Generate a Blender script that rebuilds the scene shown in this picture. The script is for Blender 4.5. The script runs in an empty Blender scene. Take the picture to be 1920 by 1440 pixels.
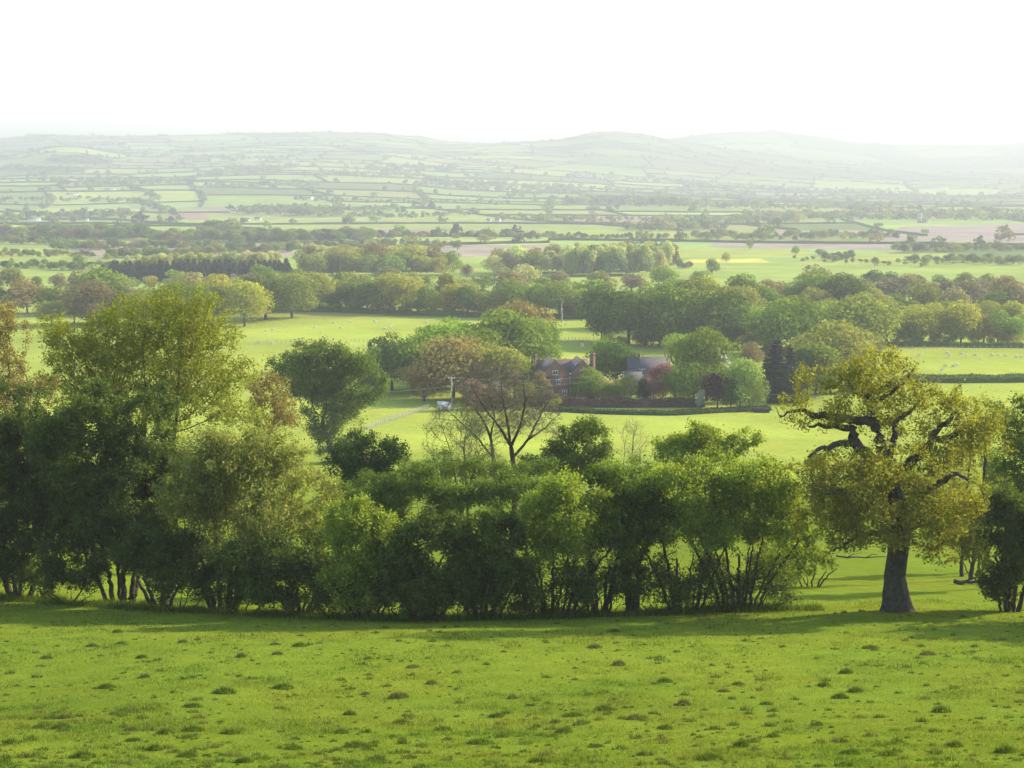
import bpy, math, random
import numpy as np
from mathutils import Vector, Matrix
R = math.radians
SC = bpy.context.scene
C = SC.collection
# ------------------------------------------------------------------ camera, sky, sun
EYE = 66.0                       # eye height above the valley floor, metres
FPX = 2600.0; PITCH = math.atan(390 / FPX)
cam_d = bpy.data.cameras.new('camera'); cam = bpy.data.objects.new('camera', cam_d); C.objects.link(cam)
cam_d.sensor_width = 36; cam_d.lens = 36 * FPX / 1920; cam_d.clip_start = .5; cam_d.clip_end = 40000
cam.location = (0, 0, EYE); cam.rotation_euler = (math.pi / 2 - PITCH, 0, 0)
SC.camera = cam
SUN_AZ, SUN_EL = R(67), R(27)    # azimuth clockwise from the view direction (+Y)
world = bpy.data.worlds.new('World'); SC.world = world; world.use_nodes = True
wn = world.node_tree; bg = wn.nodes['Background']
sky = wn.nodes.new('ShaderNodeTexSky'); sky.sky_type = 'NISHITA'; sky.sun_disc = False
sky.sun_elevation = SUN_EL; sky.sun_rotation = SUN_AZ; sky.dust_density = 1.0; sky.air_density = 1.0; sky.ozone_density = 1.0
wn.links.new(sky.outputs[0], bg.inputs[0]); bg.inputs[1].default_value = .15
sun_d = bpy.data.lights.new('sun', 'SUN'); sun_d.energy = 3.3; sun_d.angle = R(.6); sun_d.color = (1, .90, .68)
sun = bpy.data.objects.new('sun', sun_d); C.objects.link(sun)
sdir = Vector((math.sin(SUN_AZ) * math.cos(SUN_EL), math.cos(SUN_AZ) * math.cos(SUN_EL), math.sin(SUN_EL)))
sun.rotation_euler = sdir.to_track_quat('Z', 'Y').to_euler(); sun.location = (60, 30, 120)
SC.view_settings.view_transform = 'Standard'; SC.view_settings.look = 'None'; SC.view_settings.gamma = 1
SC.view_settings.exposure = 1.68
SC.render.engine = 'CYCLES'
SC.cycles.max_bounces = 8; SC.cycles.diffuse_bounces = 5; SC.cycles.transmission_bounces = 5
SC.cycles.glossy_bounces = 1; SC.cycles.volume_bounces = 0; SC.cycles.transparent_max_bounces = 4
SC.cycles.use_denoising = True
SC.cycles.caustics_reflective = False; SC.cycles.caustics_refractive = False

# ------------------------------------------------------------------ helpers
def tag(o, label=None, cat=None, group=None, kind=None):
    if label: o['label'] = label
    if cat: o['category'] = cat
    if group: o['group'] = group
    if kind: o['kind'] = kind
    return o
def empty(name, loc=(0, 0, 0), rz=0):
    o = bpy.data.objects.new(name, None); C.objects.link(o); o.location = loc; o.rotation_euler = (0, 0, rz)
    o.empty_display_size = .2
    return o
def mesh(name, V, F, fattr=None, vattr=None, vcol=None, smooth=False):
    """V (n,3); F either (m,k) array or a list of such arrays"""
    V = np.asarray(V, dtype=np.float32)
    if not isinstance(F, list): F = [F]
    F = [np.asarray(f, dtype=np.int32) for f in F if len(f)]
    me = bpy.data.meshes.new(name)
    me.vertices.add(len(V)); me.vertices.foreach_set('co', V.ravel())
    nl = sum(f.size for f in F); npol = sum(len(f) for f in F)
    me.loops.add(nl); me.loops.foreach_set('vertex_index', np.concatenate([f.ravel() for f in F]))
    tot = np.concatenate([np.full(len(f), f.shape[1], np.int32) for f in F])
    st = np.concatenate([[0], np.cumsum(tot)[:-1]]).astype(np.int32)
    me.polygons.add(npol); me.polygons.foreach_set('loop_start', st); me.polygons.foreach_set('loop_total', tot)
    if smooth: me.polygons.foreach_set('use_smooth', np.ones(npol, bool))
    for nm, a in (fattr or {}).items():
        at = me.attributes.new(nm, 'FLOAT', 'FACE'); at.data.foreach_set('value', np.asarray(a, np.float32))
    for nm, a in (vattr or {}).items():
        at = me.attributes.new(nm, 'FLOAT', 'POINT'); at.data.foreach_set('value', np.asarray(a, np.float32))
    for nm, a in (vcol or {}).items():
        a = np.asarray(a, np.float32); a = np.concatenate([a, np.ones((len(a), 1), np.float32)], 1)
        dom = 'POINT' if len(a) == len(V) else 'FACE'
        at = me.attributes.new(nm, 'FLOAT_COLOR', dom); at.data.foreach_set('color', a.ravel())
    me.update(calc_edges=True)
    return me
def link(name, me, mat, parent=None):
    o = bpy.data.objects.new(name, me); C.objects.link(o)
    if mat: me.materials.append(mat)
    if parent: o.parent = parent
    return o
def copy_thing(o, parent=None):
    c = o.copy(); C.objects.link(c); c.parent = parent
    if parent is not None: c.matrix_parent_inverse = o.matrix_parent_inverse.copy()
    for ch in KIDS.get(o, ()): 
        KIDS.setdefault(c, []).append(copy_thing(ch, c))
    return c
KIDS = {}
class MB:
    """collects boxes, tubes and loose faces into one mesh"""
    def __init__(s): s.V = []; s.F = {3: [], 4: []}; s.n = 0
    def add(s, V, F):
        s.V.append(np.asarray(V, float)); F = np.asarray(F, int) + s.n; s.F.setdefault(F.shape[1], []).append(F); s.n += len(V)
        return s
    def box(s, c, d, rz=0, rot=None):
        x, y, z = d[0] / 2, d[1] / 2, d[2] / 2
        v = np.array([(-x, -y, -z), (x, -y, -z), (x, y, -z), (-x, y, -z), (-x, -y, z), (x, -y, z), (x, y, z), (-x, y, z)])
        M = np.array(rot) if rot is not None else np.array(Matrix.Rotation(rz, 3, 'Z'))
        return s.add(v @ M.T + np.array(c), [(0, 3, 2, 1), (4, 5, 6, 7), (0, 1, 5, 4), (1, 2, 6, 5), (2, 3, 7, 6), (3, 0, 4, 7)])
    def tube(s, P, r, k=8, caps=True):
        P = np.asarray(P, float); n = len(P); r = np.broadcast_to(np.asarray(r, float), (n,))
        T = np.gradient(P, axis=0); T /= np.linalg.norm(T, axis=1)[:, None] + 1e-9
        V = []
        ref = np.array((0, 0, 1.)) if abs(T[0][2]) < .9 else np.array((1., 0, 0))
        for i in range(n):
            a = np.cross(T[i], ref); a /= np.linalg.norm(a) + 1e-9; b = np.cross(T[i], a); ref = np.cross(a, T[i])
            t = np.arange(k) / k * 2 * math.pi
            V.append(P[i] + r[i] * (np.cos(t)[:, None] * a + np.sin(t)[:, None] * b))
        V = np.concatenate(V); F = []
        for i in range(n - 1):
            for j in range(k): F.append((i * k + j, i * k + (j + 1) % k, (i + 1) * k + (j + 1) % k, (i + 1) * k + j))
        s.add(V, F)
        if caps:
            for i in (0, n - 1): 
                c = len(V); s.add(np.concatenate([V[i * k:(i + 1) * k], [P[i]]]), [(j, (j + 1) % k, k) for j in range(k)])
        return s
    def ell(s, c, r, nu=10, nv=7, M=None):
        u = np.arange(nu) / nu * 2 * math.pi; v = np.linspace(0, math.pi, nv)
        P = np.array([(math.sin(b) * math.cos(a), math.sin(b) * math.sin(a), math.cos(b)) for b in v for a in u]) * np.array(r)
        if M is not None: P = P @ np.array(M).T
        F = [(i * nu + j, i * nu + (j + 1) % nu, (i + 1) * nu + (j + 1) % nu, (i + 1) * nu + j) for i in range(nv - 1) for j in range(nu)]
        return s.add(P + np.array(c), F)
    def build(s, name, mat, parent=None, smooth=False, vcol=None):
        F = [np.concatenate(f) for f in s.F.values() if f]
        return link(name, mesh(name, np.concatenate(s.V), F, smooth=smooth), mat, parent)

# ---- procedural materials
def newmat(name):
    m = bpy.data.materials.new(name); m.use_nodes = True; nt = m.node_tree
    for n in list(nt.nodes): nt.nodes.remove(n)
    out = nt.nodes.new('ShaderNodeOutputMaterial')
    return m, nt, out
def N(nt, t, **kw):
    n = nt.nodes.new(t)
    for k, v in kw.items():
        if k.startswith('i_'): n.inputs[int(k[2:])].default_value = v
        else: setattr(n, k, v)
    return n
def mixc(nt, a, b, f, mode='MIX'):
    n = N(nt, 'ShaderNodeMix', data_type='RGBA', blend_type=mode)
    for s, v in ((n.inputs[0], f), (n.inputs[6], a), (n.inputs[7], b)):
        if hasattr(v, 'links') or isinstance(v, bpy.types.NodeSocket): nt.links.new(v, s)
        else: s.default_value = v if isinstance(v, float) else (*v, 1)
    return n.outputs[2]
def rampv(nt, src, a, b, lo, hi):
    n = N(nt, 'ShaderNodeMapRange'); nt.links.new(src, n.inputs[0])
    for i, v in enumerate((a, b, lo, hi)): n.inputs[i + 1].default_value = v
    return n.outputs[0]
def noise(nt, scale, detail=3, rough=.6, coord=None, kind='Object'):
    n = N(nt, 'ShaderNodeTexNoise'); n.inputs['Scale'].default_value = scale; n.inputs['Detail'].default_value = detail; n.inputs['Roughness'].default_value = rough
    if coord is None: coord = N(nt, 'ShaderNodeTexCoord').outputs[kind]
    nt.links.new(coord, n.inputs['Vector'])
    return n.outputs[0]
def solid(name, col, var=.25, scale=3, rough=.8, bump=0, bscale=10, spec=.3, metal=0):
    """plain surface whose colour wanders a little"""
    m, nt, out = newmat(name)
    p = N(nt, 'ShaderNodeBsdfPrincipled'); p.inputs['Roughness'].default_value = rough
    p.inputs['Specular IOR Level'].default_value = spec; p.inputs['Metallic'].default_value = metal
    v = rampv(nt, noise(nt, scale), .25, .75, 1 - var, 1 + var)
    n = N(nt, 'ShaderNodeVectorMath', operation='SCALE'); n.inputs[0].default_value = col; nt.links.new(v, n.inputs[3])
    nt.links.new(n.outputs[0], p.inputs['Base Color'])
    if bump:
        b = N(nt, 'ShaderNodeBump'); b.inputs['Strength'].default_value = bump; b.inputs['Distance'].default_value = .05
        nt.links.new(noise(nt, bscale, 5), b.inputs['Height']); nt.links.new(b.outputs[0], p.inputs['Normal'])
    nt.links.new(p.outputs[0], out.inputs[0])
    return m
def leafmat(name, src, trans=.45, var=.35, warm=.35, warmcol=(1.15, 1.02, .75), gloss=.012, tt=(1.25, 1.2, .5)):
    """foliage: src is a colour tuple, 'obj' (object colour) or 'attr' (attribute tint)"""
    m, nt, out = newmat(name)
    if src == 'obj': c = N(nt, 'ShaderNodeObjectInfo').outputs['Color']
    elif src == 'attr': c = N(nt, 'ShaderNodeAttribute', attribute_name='tint').outputs['Color']
    else:
        n = N(nt, 'ShaderNodeRGB'); n.outputs[0].default_value = (*src, 1); c = n.outputs[0]
    r = N(nt, 'ShaderNodeAttribute', attribute_name='rnd').outputs['Fac']
    n = N(nt, 'ShaderNodeVectorMath', operation='SCALE'); nt.links.new(c, n.inputs[0]); nt.links.new(rampv(nt, r, 0, 1, 1 - var, 1 + var), n.inputs[3])
    big = noise(nt, .35, 2, .5)
    c2 = mixc(nt, n.outputs[0], warmcol, rampv(nt, big, .35, .7, 0, warm), 'MULTIPLY')
    d = N(nt, 'ShaderNodeBsdfDiffuse'); t = N(nt, 'ShaderNodeBsdfTranslucent'); g = N(nt, 'ShaderNodeBsdfGlossy'); g.inputs['Roughness'].default_value = .6
    g.inputs[0].default_value = (1, 1, 1, 1)
    nt.links.new(c2, d.inputs[0])
    tc = mixc(nt, c2, tt, 1.0, 'MULTIPLY'); nt.links.new(tc, t.inputs[0])
    mx = N(nt, 'ShaderNodeMixShader'); mx.inputs[0].default_value = trans; nt.links.new(d.outputs[0], mx.inputs[1]); nt.links.new(t.outputs[0], mx.inputs[2])
    m2 = N(nt, 'ShaderNodeMixShader'); m2.inputs[0].default_value = gloss; nt.links.new(mx.outputs[0], m2.inputs[1]); nt.links.new(g.outputs[0], m2.inputs[2])
    nt.links.new(m2.outputs[0], out.inputs[0])
    return m

# ---- value noise in numpy
def vnoise(x, y, seed=0):
    x = np.asarray(x, float); y = np.asarray(y, float)
    xi = np.floor(x).astype(np.int64); yi = np.floor(y).astype(np.int64); fx = x - xi; fy = y - yi
    fx = fx * fx * (3 - 2 * fx); fy = fy * fy * (3 - 2 * fy)
    def h(a, b):
        n = (a * 374761393 + b * 668265263 + seed * 974634777) & 0x7fffffff
        n = ((n ^ (n >> 13)) * 1274126177) & 0x7fffffff
        return ((n ^ (n >> 16)) & 0xffff) / 65535.
    return (h(xi, yi) * (1 - fx) + h(xi + 1, yi) * fx) * (1 - fy) + (h(xi, yi + 1) * (1 - fx) + h(xi + 1, yi + 1) * fx) * fy
def fbm(x, y, seed=0, o=4):
    s = 0; a = .5
    for i in range(o): s = s + a * (vnoise(x * 2 ** i, y * 2 ** i, seed + i) - .5) * 2; a *= .5
    return s
def sstep(a, b, x):
    t = np.clip((np.asarray(x, float) - a) / (b - a), 0, 1); return t * t * (3 - 2 * t)

# ------------------------------------------------------------------ terrain
_t = np.array([(-400, -60), (-60, -16), (0, 1.7), (8, 4.8), (15, 7.7), (32, 14.2), (45, 17.8), (70, 22.9), (95, 28.0), (120, 33), (160, 39.2), (200, 44), (270, 49.8),
               (320, 52.4), (400, 54.2), (500, 56), (570, 57.3), (700, 59), (900, 61.3), (1300, 64.3), (2000, 65.6), (2200, 65.6), (14000, 65.6)], float)
_g = np.arange(-400, 2400, 1.0); _p = np.interp(_g, _t[:, 0], _t[:, 1])
_k = np.hanning(15); _k /= _k.sum(); _pp = np.convolve(np.pad(_p, 7, 'edge'), _k, 'valid'); _pp = np.where(_g < 8, _p, _pp)
RIDGE_L = np.array([(-900, 280), (-300, 268), (0, 262), (100, 253), (200, 256), (330, 255), (450, 252), (600, 249), (700, 250), (790, 258), (850, 268), (930, 272), (1000, 278), (1200, 300), (1500, 330), (3000, 345)], float)
RIDGE_M = np.array([(-900, 335), (500, 325), (700, 305), (850, 276), (930, 270), (1000, 267), (1060, 262), (1110, 251), (1160, 249), (1220, 257), (1300, 271), (1400, 286), (1550, 305), (1750, 325), (3000, 340)], float)
RIDGE_F = np.array([(-900, 330), (700, 320), (1000, 290), (1250, 262), (1330, 251), (1440, 247), (1500, 256), (1600, 270), (1700, 273), (1850, 273), (1920, 266), (2300, 260), (3000, 275)], float)
def height(x, y):
    x = np.asarray(x, float); y = np.asarray(y, float)
    z = EYE - np.interp(y, _g, _pp)
    px = 960 + FPX * x / np.maximum(y, 300)
    near = sstep(8, 40, y) * (1 - sstep(500, 800, y))
    z = z + near * (fbm(x / 23, y / 23, 3, 3) * .35 + fbm(x / 6, y / 6, 5, 3) * .10 * (y < 130))
    z = z + sstep(250, 700, y) * fbm(x / 260, y / 260, 9, 3) * 1.6
    def hill(R_, y0, y1, p, back):
        crest = np.interp(px, R_[:, 0], R_[:, 1])
        hc = (330 - crest) / FPX * y1 + EYE
        t = (y - y0) / (y1 - y0)
        up = np.clip(t, 0, 1) ** p
        dn = 1 - sstep(1.0, back, t)
        n = fbm(x / 900, y / 1100, 21, 4) * 42 * np.clip(t, 0, 1) * (1 - np.clip(t, 0, 1)) * 3
        return hc * up * dn + n * (t > 0) * dn
    a = hill(RIDGE_L, 2100, 7000, 1.5, 1.5)
    m = hill(RIDGE_M, 4300 - 900 * (1 - sstep(900, 1200, px)), 6300, 1.25, 1.4)
    f = hill(RIDGE_F, 5900, 8200, 1.2, 1.5)
    k = 14.
    st = np.stack([a, m, f, np.zeros_like(a)]); mx = st.max(0)
    z = z + mx + k * np.log(np.exp((st - mx) / k).sum(0)) - k * math.log(4) * np.exp(-mx / 20)
    # wooded knoll on the left hillside
    z = z + 42 * np.exp(-((px - 140) / 95) ** 2 - ((y - 5000) / 500) ** 2)
    return z
def ray(px, py):
    v = Vector(((px - 960) / FPX, 1, -(py - 720) / FPX))
    c, s = math.cos(PITCH), math.sin(PITCH)
    return np.array((v.x, v.y * c + v.z * s, v.z * c - v.y * s))
_T = np.concatenate([np.arange(8, 200, .5), 200 * 1.004 ** np.arange(1000)])
def G(px, py):
    """where the line of sight through a point of the photograph meets the ground"""
    d = ray(px, py); X, Y, Z = d[0] * _T, d[1] * _T, EYE + d[2] * _T
    s = Z - height(X, Y); i = int(np.argmax(s < 0))
    if i == 0: i = len(_T) - 2
    t = _T[i - 1] + (_T[i] - _T[i - 1]) * s[i - 1] / (s[i - 1] - s[i] + 1e-9)
    x, y = d[0] * t, d[1] * t
    return np.array((x, y, float(height(x, y))))
def P(px, py, D):
    d = ray(px, py); return np.array((0, 0, EYE)) + d * (D / d[1])
def XG(px, D):
    """ground point at distance D in the direction of column px"""
    x = (px - 960) / FPX * D * 1.0; return np.array((x, D, float(height(x, D))))
def proj(p):
    c, s = math.cos(PITCH), math.sin(PITCH); x, y, z = p[0], p[1], p[2] - EYE
    f = y * c - z * s; u = y * s + z * c
    return 960 + FPX * x / f, 720 - FPX * u / f

# ---- far fields: recursive quads in a gently warped plane
rng = np.random.default_rng(7); rnd = random.Random(11)
def dwarp(x, y):
    k = np.clip(np.asarray(y) / 3000, .3, 1.6)
    return (18 * np.sin(y / 210 + 1) + 12 * np.sin(x / 130 + y / 400)) * k, (34 * np.sin(x / 240 + y / 900) + 14 * np.sin(x / 97 + 2)) * k
def unwarp(p):
    q = np.array(p, float)
    for _ in range(5): d = dwarp(q[..., 0], q[..., 1]); q = np.stack([p[..., 0] + d[0], p[..., 1] + d[1]], -1)
    return q
FIELDS = []; LINES = []
def split(q, d=0):
    q = np.array(q, float); c = q.mean(0)
    w = (np.linalg.norm(q[1] - q[0]) + np.linalg.norm(q[2] - q[3])) / 2; h = (np.linalg.norm(q[3] - q[0]) + np.linalg.norm(q[2] - q[1])) / 2
    s = np.interp(c[1], [700, 1500, 2500, 4000, 6000, 9000], [210, 210, 210, 250, 330, 520]) * (1 + .5 * (rnd.random() - .4))
    if w < s * 1.5 and h < s * 1.35: FIELDS.append(q); return
    a = .5 + rnd.uniform(-.16, .16); b = .5 + rnd.uniform(-.16, .16) if rnd.random() < .6 else a
    if w * 1.0 > h:
        m0 = q[0] + (q[1] - q[0]) * a; m1 = q[3] + (q[2] - q[3]) * b
        LINES.append((m0, m1)); split([q[0], m0, m1, q[3]], d + 1); split([m0, q[1], q[2], m1], d + 1)
    else:
        m0 = q[0] + (q[3] - q[0]) * a; m1 = q[1] + (q[2] - q[1]) * b
        LINES.append((m0, m1)); split([q[0], q[1], m1, m0], d + 1); split([m0, m1, q[2], q[3]], d + 1)
for ya, yb in ((1080, 1700), (1700, 2600), (2600, 3800), (3800, 5400), (5400, 7600), (7600, 10400)):
    wa, wb = ya * .5 + 150, yb * .5 + 150
    if ya > 1100: LINES.append((np.array((-wa, ya)), np.array((wa, ya))))
    split([(-wa, ya), (wa, ya), (wb, yb), (-wb, yb)])
GREEN = (.225, .29, .06); BRIGHT = (.265, .315, .048); SOIL = (.25, .205, .15)
def fieldcol(x, y):
    x = np.asarray(x, float); y = np.asarray(y, float)
    col = np.empty(x.shape + (3,)); col[:] = BRIGHT
    w = sstep(150, 260, y)[..., None]; col[:] = col * w + np.array((.125, .17, .016)) * (1 - w)
    col[(y > 560)] = np.array(GREEN) * 1.05
    d = dwarp(x, y); u, v = x - d[0], y - d[1]
    r2 = random.Random(5)
    for q in FIELDS:
        c = q.mean(0); k = r2.random()
        if k < .035 and c[1] < 5200: f = np.array(SOIL) * r2.uniform(.9, 1.15)
        elif k < .11: f = np.array((.25, .25, .08))
        elif k < .2: f = np.array((.12, .165, .045))
        else: f = np.array(GREEN) * r2.uniform(.85, 1.35) * np.array((r2.uniform(.9, 1.15), 1, r2.uniform(.8, 1.3)))
        mn, mx = q.min(0), q.max(0)
        m = (u >= mn[0]) & (u <= mx[0]) & (v >= mn[1]) & (v <= mx[1])
        if not m.any(): continue
        for i in range(4):
            a, b = q[i], q[(i + 1) % 4]
            m &= ((b[0] - a[0]) * (v - a[1]) - (b[1] - a[1]) * (u - a[0])) >= -1e-6
        col[m] = f
    def poly(pts, f):
        g = np.array([G(*p)[:2] for p in pts]); m = np.ones(x.shape, bool); inside = np.zeros(x.shape, bool)
        j = len(g) - 1
        for i in range(len(g)):
            xi, yi = g[i]; xj, yj = g[j]
            c = ((yi > y) != (yj > y)) & (x < (xj - xi) * (y - yi) / (yj - yi + 1e-12) + xi)
            inside ^= c; j = i
        col[inside] = f
    pxx = 960 + FPX * x / np.maximum(y, 300); hill_tint = sstep(4700, 5400, y) * sstep(930, 1080, pxx) * (1 - sstep(7200, 7600, y)); hill_tint = hill_tint * (.75 + .5 * fbm(x / 400, y / 500, 77, 3))
    col = col * (1 - np.clip(hill_tint, 0, 1)[..., None] * (1 - np.array((.42, .50, .62))))  # darker, bluer field colour over the middle and right hills
    for pts, f in PATCHES: poly(pts, f)
    return col
PATCHES = [
    ([(-200, 600), (2200, 600), (2200, 575), (-200, 570)], (.24, .27, .05)),
    ([(540, 588), (720, 588), (720, 571), (540, 573)], (.30, .27, .11)),
    ([(1288, 492), (1445, 493), (1425, 485), (1290, 485)], (.46, .42, .07)),
    ([(1530, 626), (1700, 626), (1700, 612), (1530, 612)], (.25, .29, .06)),
    ([(830, 483), (1050, 477), (1050, 460), (790, 460)], (.28, .235, .175)),
    ([(1330, 463), (1720, 470), (1700, 452), (1340, 452)], (.27, .225, .18)),
    ([(1650, 452), (2000, 458), (2000, 418), (1690, 425)], (.27, .225, .18)),
    ([(310, 409), (395, 411), (380, 396), (325, 396)], (.28, .18, .15)),
    ([(1060, 414), (1270, 418), (1270, 406), (1060, 406)], (.28, .2, .16)),
    ([(1480, 497), (1800, 492), (1790, 474), (1560, 478)], (.27, .31, .06)),
    ([(1250, 480), (1530, 480), (1500, 466), (1250, 466)], (.27, .31, .06)),
    ([(640, 440), (840, 440), (840, 430), (640, 430)], (.27, .2, .15)),
]
def make_ground():
    D = np.concatenate([np.array([-60, -30, -15, -5, 0, 3]), 6 * 1.0085 ** np.arange(0, 900)]); D = D[D < 12500]
    s = np.linspace(-.62, .62, 620)
    X = s[None, :] * (D[:, None] + 45); Y = np.repeat(D[:, None], len(s), 1)
    Z = height(X, Y); n, m = X.shape
    V = np.stack([X, Y, Z], -1).reshape(-1, 3)
    i = np.arange(n * m).reshape(n, m)
    F = np.stack([i[:-1, :-1], i[:-1, 1:], i[1:, 1:], i[1:, :-1]], -1).reshape(-1, 4)
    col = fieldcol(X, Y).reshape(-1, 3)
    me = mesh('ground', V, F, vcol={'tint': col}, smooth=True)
    mt, nt, out = newmat('pasture')
    a = N(nt, 'ShaderNodeAttribute', attribute_name='tint').outputs['Color']
    tc = N(nt, 'ShaderNodeTexCoord').outputs['Object']
    v1 = rampv(nt, noise(nt, .02, 5, .65, tc), .3, .7, .76, 1.24); v2 = rampv(nt, noise(nt, .9, 4, .7, tc), .25, .75, .8, 1.2)
    mul = N(nt, 'ShaderNodeMath', operation='MULTIPLY'); nt.links.new(v1, mul.inputs[0]); nt.links.new(v2, mul.inputs[1])
    sc = N(nt, 'ShaderNodeVectorMath', operation='SCALE'); nt.links.new(a, sc.inputs[0]); nt.links.new(mul.outputs[0], sc.inputs[3])
    yel = mixc(nt, sc.outputs[0], (1.25, 1.0, .9), rampv(nt, noise(nt, .12, 4, .6, tc), .45, .7, 0, .6), 'MULTIPLY')
    d = N(nt, 'ShaderNodeBsdfDiffuse'); nt.links.new(yel, d.inputs[0])
    b = N(nt, 'ShaderNodeBump'); b.inputs['Strength'].default_value = .6; b.inputs['Distance'].default_value = .15
    nt.links.new(noise(nt, 3.5, 5, .7, tc), b.inputs['Height']); nt.links.new(b.outputs[0], d.inputs['Normal'])
    nt.links.new(d.outputs[0], out.inputs[0])
    tag(link('ground', me, mt), 'rolling green pasture falling away into a wide valley of fields and hills', 'ground', kind='structure')
make_ground()
DBG = False
# ------------------------------------------------------------------ plants: generators
BARK = solid('bark', (.055, .043, .030), .4, 6, .95, .8, 25, .1)
BARK_GREY = solid('grey_bark', (.062, .054, .040), .45, 3, .95, .9, 18, .1)
TWIG = solid('twig_bark', (.15, .125, .095), .3, 6, .95, 0, 25, .1)
BARK_PALE = solid('dead_bark', (.30, .27, .23), .2, 3, .9)
IVY = leafmat('ivy_leaf', (.035, .055, .012), .3, .4)
def sample_blobs(blobs, n, rg, shell=.35):
    """points inside a union of ellipsoids (x,y,z,rx,ry,rz), thicker towards the outside"""
    b = np.array(blobs, float); w = b[:, 3] * b[:, 4] * b[:, 5]; w = w ** .8; k = rg.choice(len(b), n, p=w / w.sum())
    d = rg.normal(size=(n, 3)); d /= np.linalg.norm(d, axis=1)[:, None]
    r = rg.random(n) ** shell
    return b[k, :3] + d * r[:, None] * b[k, 3:6]
def grow(pts, roots, di, dk, step, rg, up=.04, wob=.12, maxit=160, maxn=7000):
    """space colonisation: branches grow from the root lines towards the points"""
    pos = np.zeros((maxn, 3)); par = np.full(maxn, -1); n = 0
    fixed = []
    for rl in roots:                       # rl: list of (xyz, radius), parent index or None
        line = rl['line']; prev = rl.get('parent', -1)
        if prev == 'near': prev = int(np.argmin(((pos[:n] - np.array(line[0][:3])) ** 2).sum(1)))
        L = np.array([l[:3] for l in line], float); rr = np.array([l[3] for l in line], float)
        seg = np.linalg.norm(np.diff(L, axis=0), axis=1); cum = np.concatenate([[0], np.cumsum(seg)])
        m = max(2, int(cum[-1] / step) + 1); t = np.linspace(0, cum[-1], m)
        Q = np.stack([np.interp(t, cum, L[:, k]) for k in range(3)], 1)
        if m > 6:
            for _ in range(2): Q[1:-1] = (Q[:-2] + Q[1:-1] * 2 + Q[2:]) / 4
        rq = np.interp(t, cum, rr)
        Q[1:-1] += rg.normal(size=(m - 2, 3)) * step * rl.get('wob', .12)
        if prev == -1 and n > 0: prev = 0
        for j in range(m):
            pos[n] = Q[j]; par[n] = prev; fixed.append(rq[j]); prev = n; n += 1
    nfix = n
    A = np.array(pts); alive = np.ones(len(A), bool)
    near = np.full(len(A), 0); nd = np.full(len(A), 1e9)
    def upd(a, b):
        for s in range(a, b, 400):
            e = min(b, s + 400); d = ((A[:, None, :] - pos[None, s:e]) ** 2).sum(2); k = d.argmin(1); dm = d[np.arange(len(A)), k]
            u = dm < nd; nd[u] = dm[u]; near[u] = k[u] + s
    upd(0, n); kids = np.zeros(maxn, int); di2 = di
    for it in range(maxit):
        act = alive & (nd < di2 ** 2)
        if not act.any():
            di2 *= 1.5
            if di2 > di * 12 or not alive.any(): break
            continue
        v = A[act] - pos[near[act]]; v /= np.linalg.norm(v, axis=1)[:, None] + 1e-9
        acc = np.zeros((n, 3)); np.add.at(acc, near[act], v); idx = np.unique(near[act]); full = kids[near] >= 4; alive &= ~(full & act); idx = idx[kids[idx] < 4]
        if len(idx) == 0: continue
        d = acc[idx]; d /= np.linalg.norm(d, axis=1)[:, None] + 1e-9
        pd = pos[idx] - pos[np.maximum(par[idx], 0)]; pd /= np.linalg.norm(pd, axis=1)[:, None] + 1e-9
        d = d + pd * .25 + rg.normal(size=d.shape) * wob; d[:, 2] += up; d /= np.linalg.norm(d, axis=1)[:, None] + 1e-9
        m = len(idx)
        if n + m > maxn: break
        pos[n:n + m] = pos[idx] + d * step; par[n:n + m] = idx; kids[idx] += 1
        upd(n, n + m); n += m
        alive &= nd > dk ** 2
    return pos[:n].copy(), par[:n].copy(), np.array(fixed), nfix
def radii(par, fixed, r0, ex=2.4, cap=None):
    n = len(par); a = np.zeros(n); r = np.zeros(n); tip = np.ones(n, bool); tip[par[par >= 0]] = False
    for i in range(n - 1, -1, -1):
        r[i] = r0 if a[i] == 0 else a[i] ** (1 / ex)
        if i < len(fixed): r[i] = max(fixed[i], min(r[i], fixed[i] * 1.0)) if fixed[i] > 0 else r[i]
        elif cap: r[i] = min(r[i], cap)
        if par[i] >= 0: a[par[i]] += r[i] ** ex
    return r, tip
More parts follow.
